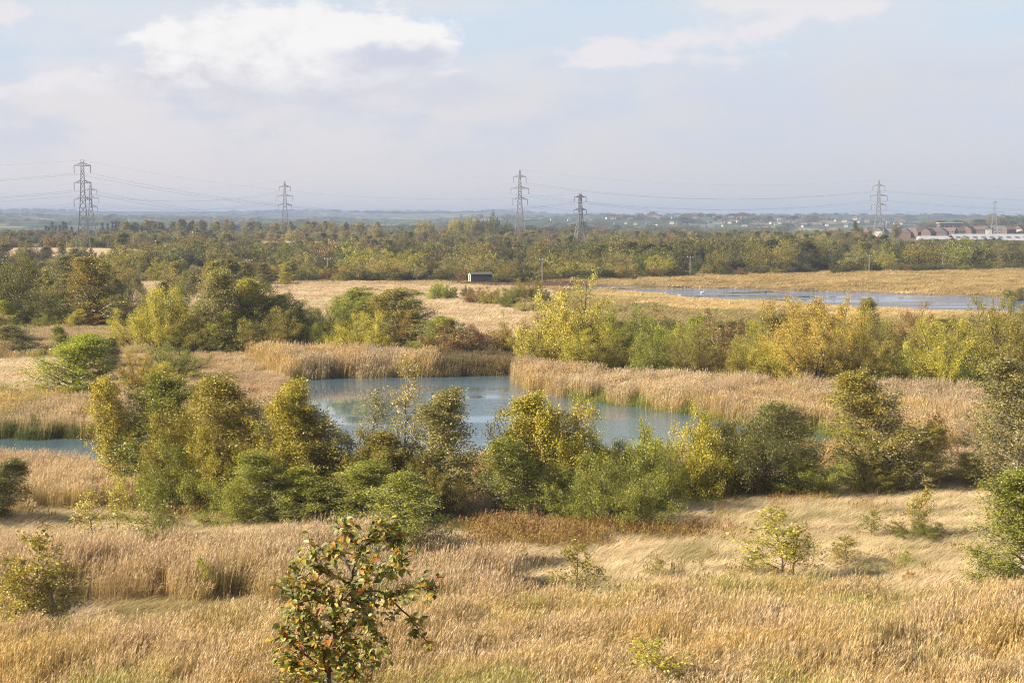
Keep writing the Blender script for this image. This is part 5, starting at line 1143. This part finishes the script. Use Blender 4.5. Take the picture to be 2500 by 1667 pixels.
# village on the hillside
VIL = {}
for k in range(120):
    px = rg.choice([rg.uniform(1300, 2230), rg.normal(1760, 130)]); d = rg.uniform(3500, 4180); x, y = at(px, d); zt = g1(x, y)
    m_ = [(697, 'second pylon'), (1269, 'middle pylon'), (1416, 'flat-topped pylon'), (1685, 'fourth pole'), (1880, 'biggest round willow'), (2143, 'pylon above the lake')]; q = min(m_, key=lambda v: abs(v[0] - px))
    wl = ['render_wall', 'brick', 'brick', 'render_wall'][rg.integers(4)]; rf = ['tile_roof', 'slate_roof', 'slate_roof'][rg.integers(3)]
    hk = (wl, rf, q[1], 'left of' if px < q[0] else 'right of')
    house(x, y, rg.uniform(6, 12), rg.uniform(6, 8), rg.uniform(3, 4.5), rg.uniform(5.5, 7), wl, rf, rg.uniform(-.6, .6), '', 'houses of the distant village', far=True); VIL.setdefault(hk, []).append((px, C.objects[-1]))
ORD = ['nearest', 'second', 'third', 'fourth', 'fifth', 'sixth', 'seventh', 'eighth', 'ninth', 'tenth', 'eleventh', 'twelfth', 'thirteenth', 'fourteenth', 'fifteenth', 'sixteenth', 'seventeenth', 'eighteenth', 'nineteenth', 'twentieth']
for (wl, rf, mk, side), lst in VIL.items():
    lst.sort(key=lambda v: v[0] if side == 'right of' else -v[0])
    for i, (px, o) in enumerate(lst):
        pre = ORD[min(i, 19)] + ' ' if len(lst) > 1 else ''
        o['label'] = f'{pre}{dict(render_wall="cream", white_paint="white", brick="brick")[wl]} {dict(tile_roof="red", slate_roof="grey")[rf]}-roofed village house {side} the {mk}'
EST = [(2035, 1800, 560), (2128, 1650, 570), (2150, 1600, 572), (2192, 1520, 568), (2212, 1500, 565), (2228, 1540, 566), (2248, 1520, 569), (2266, 1500, 566), (2282, 1540, 564), (2300, 1500, 570), (2316, 1540, 570), (2336, 1560, 574), (2365, 1600, 574), (2385, 1620, 572), (2410, 1640, 572), (2440, 1660, 571), (2462, 1640, 572), (2490, 1650, 571)]
for k, (px, d, ty) in enumerate(EST):
    x, y = at(px, d); z = g1(x, y); top = CAMZ + (HOR - ty + 5) / F * d - z
    R = max(top, 7.5); wl = ['brick', 'brick', 'render_wall'][k % 3]; rf = ['tile_roof', 'slate_roof', 'tile_roof'][(k // 2) % 3]
    ref = 'by the lake pylon' if px < 2260 else ('behind the small warehouse' if px < 2340 else 'behind the long warehouse')
    house(x, y, 9 + (k * 7 % 4), 8, R - 3, R, wl, rf, [-.5, .3, .9, -.2, 1.2][k % 5], f'{dict(brick="red brick", render_wall="cream")[wl]} {dict(tile_roof="red", slate_roof="grey")[rf]}-roofed house, {["leftmost", "second", "third", "fourth", "fifth", "sixth", "seventh", "eighth", "ninth", "tenth", "eleventh", "twelfth", "thirteenth", "fourteenth", "fifteenth", "sixteenth", "seventeenth", "rightmost"][k]} estate house {ref}', 'houses of the estate at the right')
def warehouse(px0, px1, d, ty, ey, by, label, sky, round_top=False):
    x0, x1 = (px0 - 1250) / F * d, (px1 - 1250) / F * d; cx = (x0 + x1) / 2; L = x1 - x0; g = g1(cx, d) - .5
    ze = CAMZ + (HOR - ey) / F * d - g; zr = CAMZ + (HOR - ty) / F * d - g; W = 34 if not round_top else 20
    root = empty('warehouse', (cx, d + W / 2, g), label, 'warehouse')
    m = MB(); m.box((0, 0, ze / 2), (L, W, ze)); link('wall', m.mesh('wall', M['cladding']), root)
    if round_top:
        m = MB(); n = 12; pr = [(-W / 2 - .3 + (W + .6) * k / n, ze + (zr - ze) * math.sin(math.pi * k / n)) for k in range(n + 1)]
        for k in range(n): m.quad([(-L / 2 - .3, pr[k][0], pr[k][1]), (L / 2 + .3, pr[k][0], pr[k][1]), (L / 2 + .3, pr[k + 1][0], pr[k + 1][1]), (-L / 2 - .3, pr[k + 1][0], pr[k + 1][1])])
        for s in (-1, 1):
            for k in range(n): m.quad([(s * L / 2, pr[k][0], ze - .1), (s * L / 2, pr[k + 1][0], ze - .1), (s * L / 2, pr[k + 1][0], pr[k + 1][1]), (s * L / 2, pr[k][0], pr[k][1])])
        link('roof', m.mesh('roof', M['metal_roof']), root); return
    n = 22
    for k in range(n):
        a = -L / 2 + L * k / n + .03; b = -L / 2 + L * (k + 1) / n - .03; dz = .04 * (k % 2)
        for s in (-1, 1): m = MB(); m.add([(a, s * (W / 2 + .5), ze + dz), (b, s * (W / 2 + .5), ze + dz), (b, 0, zr + dz), (a, 0, zr + dz), (a, s * (W / 2 + .5), ze + dz + .12), (b, s * (W / 2 + .5), ze + dz + .12), (b, 0, zr + dz + .12), (a, 0, zr + dz + .12)], [[0, 1, 2, 3], [4, 7, 6, 5], [0, 4, 5, 1], [1, 5, 6, 2], [3, 7, 4, 0]]); link('roof_panel', m.mesh('roof_panel', M['metal_roof']), root)
    for k in range(sky):
        xc = -L / 2 + L * (k + .6) / sky; sl = (zr - ze) / (W / 2 + .5)
        f = lambda yy: ze + (yy + W / 2 + .5) * sl + .24
        m = MB(); ya, yb = -W * .34, -W * .20; w2 = L / sky * .26
        m.quad([(xc - w2, ya, f(ya)), (xc + w2, ya, f(ya)), (xc + w2, yb, f(yb)), (xc - w2, yb, f(yb))]); link('skylight', m.mesh('skylight', M['skylight']), root)
    m = MB(); m.box((0, -W / 2 - .55, ze - .3), (L, .15, .5)); link('gutter', m.mesh('gutter', M['skylight']), root)
warehouse(2332, 2620, 1400, 572, 587, 598, 'long pale warehouse with dark skylights in its roof at the right edge', 14)
warehouse(2248, 2330, 1420, 576, 584, 592, 'small white curved-roof warehouse left of the long one', 0, True)
def block():
    x, y = at(2350, 1900); z = g1(x, y); top = CAMZ + (HOR - 545) / F * 1900 - z
    root = empty('flat_roofed_building', (x, y, z), 'flat-roofed brick building standing above the estate houses', 'building')
    for nm, cx, w, h, mt in (('tower_wall', -14, 22, top, 'brick'), ('wing_wall', 18, 42, top - 4, 'slate_roof')):
        m = MB(); m.box((cx, 0, h / 2), (w, 14, h)); link(nm, m.mesh(nm, M[mt]), root)
        m = MB(); m.box((cx, 0, h + .25), (w + 1.5, 15, .5)); link('roof', m.mesh('roof', M['cladding']), root)
    for k in range(5):
        m = MB(); m.box((-22 + 4 * k, -7.05, top - 3), (2.4, .1, 1.6)); link('window', m.mesh('window', M['glass']), root)
block()

# ------------------------------------------------------------------ the foreground tree with its large leaves
def hero():
    d0 = 20.; x, y = (812 - 1250) / F * d0, d0; z = g1(x, y)
    root = empty('foreground_tree', (x, y, z), 'young tree with big green and orange leaves rising from the bottom edge', 'tree')
    rng = np.random.default_rng(12)
    def pt(px, py, dd=d0): r = ray(px, py); t = dd / r[1]; return np.array([r[0] * t - x, r[1] * t - y, CAMZ + r[2] * t - z])
    m = MB(); tips = []
    def limb(pts, r0, r1, n=14):
        pts = np.array(pts); k = len(pts); t = np.linspace(0, k - 1, n); P = np.stack([np.interp(t, np.arange(k), pts[:, c]) for c in range(3)], 1)
        P[1:-1] += rng.normal(0, .012, (n - 2, 3)); m.tube(P, np.linspace(r0, r1, n), 6, cap=False); return P
    base = np.array([0, 0, -.2]); fork = pt(800, 1640); low = pt(800, 1720)
    limb([base, np.array([.05, 0, 1.6]), fork], .055, .032)
    main = limb([fork, pt(815, 1560), pt(822, 1480, d0 + .1), pt(862, 1400), pt(885, 1330, d0 - .1), pt(925, 1262)], .028, .006, 20)
    limbs = [(main, 0)]
    for pts in ([fork, pt(730, 1520, d0 - .4), pt(700, 1400, d0 - .5)], [fork, pt(880, 1560, d0 - .5), pt(915, 1600, d0 - .6)], [pt(822, 1480, d0 + .1), pt(760, 1440), pt(715, 1395, d0 + .3), pt(708, 1380)],
                [pt(835, 1450), pt(930, 1440, d0 + .3), pt(1010, 1520, d0 + .4), pt(1030, 1555, d0 + .4)], [pt(840, 1440), pt(950, 1460, d0 - .3), pt(1020, 1430, d0 - .4), pt(1060, 1440, d0 - .4)],
                [pt(862, 1400), pt(830, 1350, d0 + .3), pt(800, 1345, d0 + .4)], [pt(885, 1340), pt(940, 1300), pt(965, 1322)], [pt(862, 1400), pt(960, 1400, d0 - .3), pt(980, 1360, d0 - .3)],
                [fork, pt(700, 1560, d0 - .3), pt(690, 1550, d0 - .3)], [pt(815, 1560), pt(760, 1500, d0 + .5), pt(720, 1480, d0 + .5)], [pt(822, 1480), pt(880, 1500, d0 + .5), pt(930, 1560, d0 + .5)], [pt(850, 1420), pt(790, 1400, d0 - .3), pt(760, 1350, d0 - .4)],
                [pt(815, 1560), pt(860, 1530, d0 - .3), pt(900, 1500, d0 - .4)], [pt(818, 1540), pt(770, 1540, d0 - .4), pt(735, 1500, d0 - .5)], [pt(822, 1480), pt(780, 1470, d0 - .4), pt(745, 1440, d0 - .5)], [pt(840, 1450), pt(890, 1420, d0 - .4), pt(910, 1380, d0 - .4)],
                [pt(885, 1340), pt(850, 1310, d0 + .2), pt(845, 1295)], [pt(822, 1500), pt(870, 1470, d0 + .3), pt(900, 1450, d0 + .4)], [fork, pt(790, 1590, d0 - .3), pt(760, 1580, d0 - .4)], [low, pt(740, 1640, d0 - .2), pt(700, 1600, d0 - .3)], [low, pt(850, 1650, d0 - .3), pt(890, 1620, d0 - .4)], [low, pt(780, 1680, d0 - .5), pt(755, 1640, d0 - .7)],
                [low, pt(830, 1690, d0 + .3), pt(860, 1600, d0 + .5)], [pt(815, 1560), pt(810, 1500, d0 - .4), pt(800, 1450, d0 - .5)], [fork, pt(840, 1600, d0 - .4), pt(850, 1560, d0 - .5)]):
        limbs.append((limb(pts, .016, .004), 1))
    for P, lv in limbs:
        n = 26 if lv == 0 else 17
        for k in range(n):
            t = .25 + .75 * (k + rng.random()) / n; i = min(int(t * (len(P) - 1)), len(P) - 2); p = P[i]; dr = unit(P[i + 1] - P[i]); q = unit(dr + rng.normal(0, .7, 3) + np.array([0, 0, .35])); ln = rng.uniform(.10, .30)
            T = np.array([p + q * ln * s + np.array([0, 0, -.03]) * s * s for s in np.linspace(0, 1, 5)]); m.tube(T, np.linspace(.005, .002, 5), 3, cap=False); tips.append(T)
    link('trunk', m.mesh('trunk', M['bark']), root)
    mats = []
    for nm, c, g in (('green_leaf', (.24, .26, .045), .4), ('dark_leaf', (.12, .15, .03), .35), ('olive_leaf', (.40, .36, .07), .4), ('orange_leaf', (.52, .22, .03), .45), ('yellow_leaf', (.56, .38, .05), .45), ('rust_leaf', (.30, .11, .025), .5), ('pale_leaf', (.34, .36, .17), .4)):
        mm, t = mat(nm); pos = t.node('ShaderNodeTexCoord').outputs['Object']; nn = t.noise(pos, 22, 3); cc = t.mix(t.ss(nn, .35, .65), tuple(q * .7 for q in c), tuple(min(q * 1.25, 1) for q in c))
        p = principled(t, cc, g, .45); tr = t.node('ShaderNodeBsdfTranslucent'); t.put(tr.inputs[0], cc); mx = t.node('ShaderNodeMixShader'); mx.inputs[0].default_value = .4; t.put(mx.inputs[1], p); t.put(mx.inputs[2], tr.outputs[0]); finish(t, mx.outputs[0]); mats.append(mm)
    s = np.linspace(0, 1, 7); w = np.array([.02, .38, .58, .62, .5, .27, .02])
    def leafV(curl, fold):
        mid = np.stack([s, 0 * s, -curl * s ** 2], 1); L = mid + np.stack([0 * s, w * .5 * math.cos(fold), w * .5 * math.sin(fold)], 1); R = mid + np.stack([0 * s, -w * .5 * math.cos(fold), w * .5 * math.sin(fold)], 1)
        L[:, 2] += .02 * np.sin(s * 19); R[:, 2] += .02 * np.cos(s * 17)
        V = np.stack([L, mid, R], 1).reshape(-1, 3); Q = [[3 * k + a, 3 * k + a + 1, 3 * k + a + 4, 3 * k + a + 3] for k in range(6) for a in (0, 1)]
        return V, np.array(Q)
    shapes = [leafV(c, f) for c, f in ((.1, .2), (.35, .35), (.2, .6), (-.15, .4))]
    meshes = [[new_mesh('leaf', v, q, mt, smooth=True) for v, q in shapes] for mt in mats]
    from mathutils import Matrix
    spots = []
    for T in tips:
        for k in range(6):
            t = rng.uniform(.1, 1.); i = min(int(t * 4), 3); spots.append(T[i] + (T[i + 1] - T[i]) * (t * 4 - i))
    spots = np.array(spots); rng.shuffle(spots); W = [.28, .15, .20, .11, .12, .02, .12]
    B = {}
    for k, p in enumerate(spots):
        up = unit(np.array([rng.normal(0, .6), rng.normal(-.35, .6), 1.0])); u = unit(np.cross(up, rng.normal(0, 1, 3)) + np.array([0, 0, rng.normal(-.15, .35)])); v = unit(np.cross(up, u)); nrm = np.cross(u, v)
        sc = rng.uniform(.058, .10); R = np.stack([u, v, nrm], 1) * sc; mi = rng.choice(7, p=W); sh = rng.integers(4)
        if k < 300:
            o = link('leaf', meshes[mi][sh], root); Mx = Matrix([[*R[0], p[0]], [*R[1], p[1]], [*R[2], p[2]], [0, 0, 0, 1]]); o.matrix_local = Mx
        else:
            V, Q = shapes[sh]; B.setdefault('b', MB()).add(V @ R.T + p, Q, mi)
    if B: link('foliage', B['b'].mesh('foliage', mats, smooth=True), root, kind='stuff')
hero()
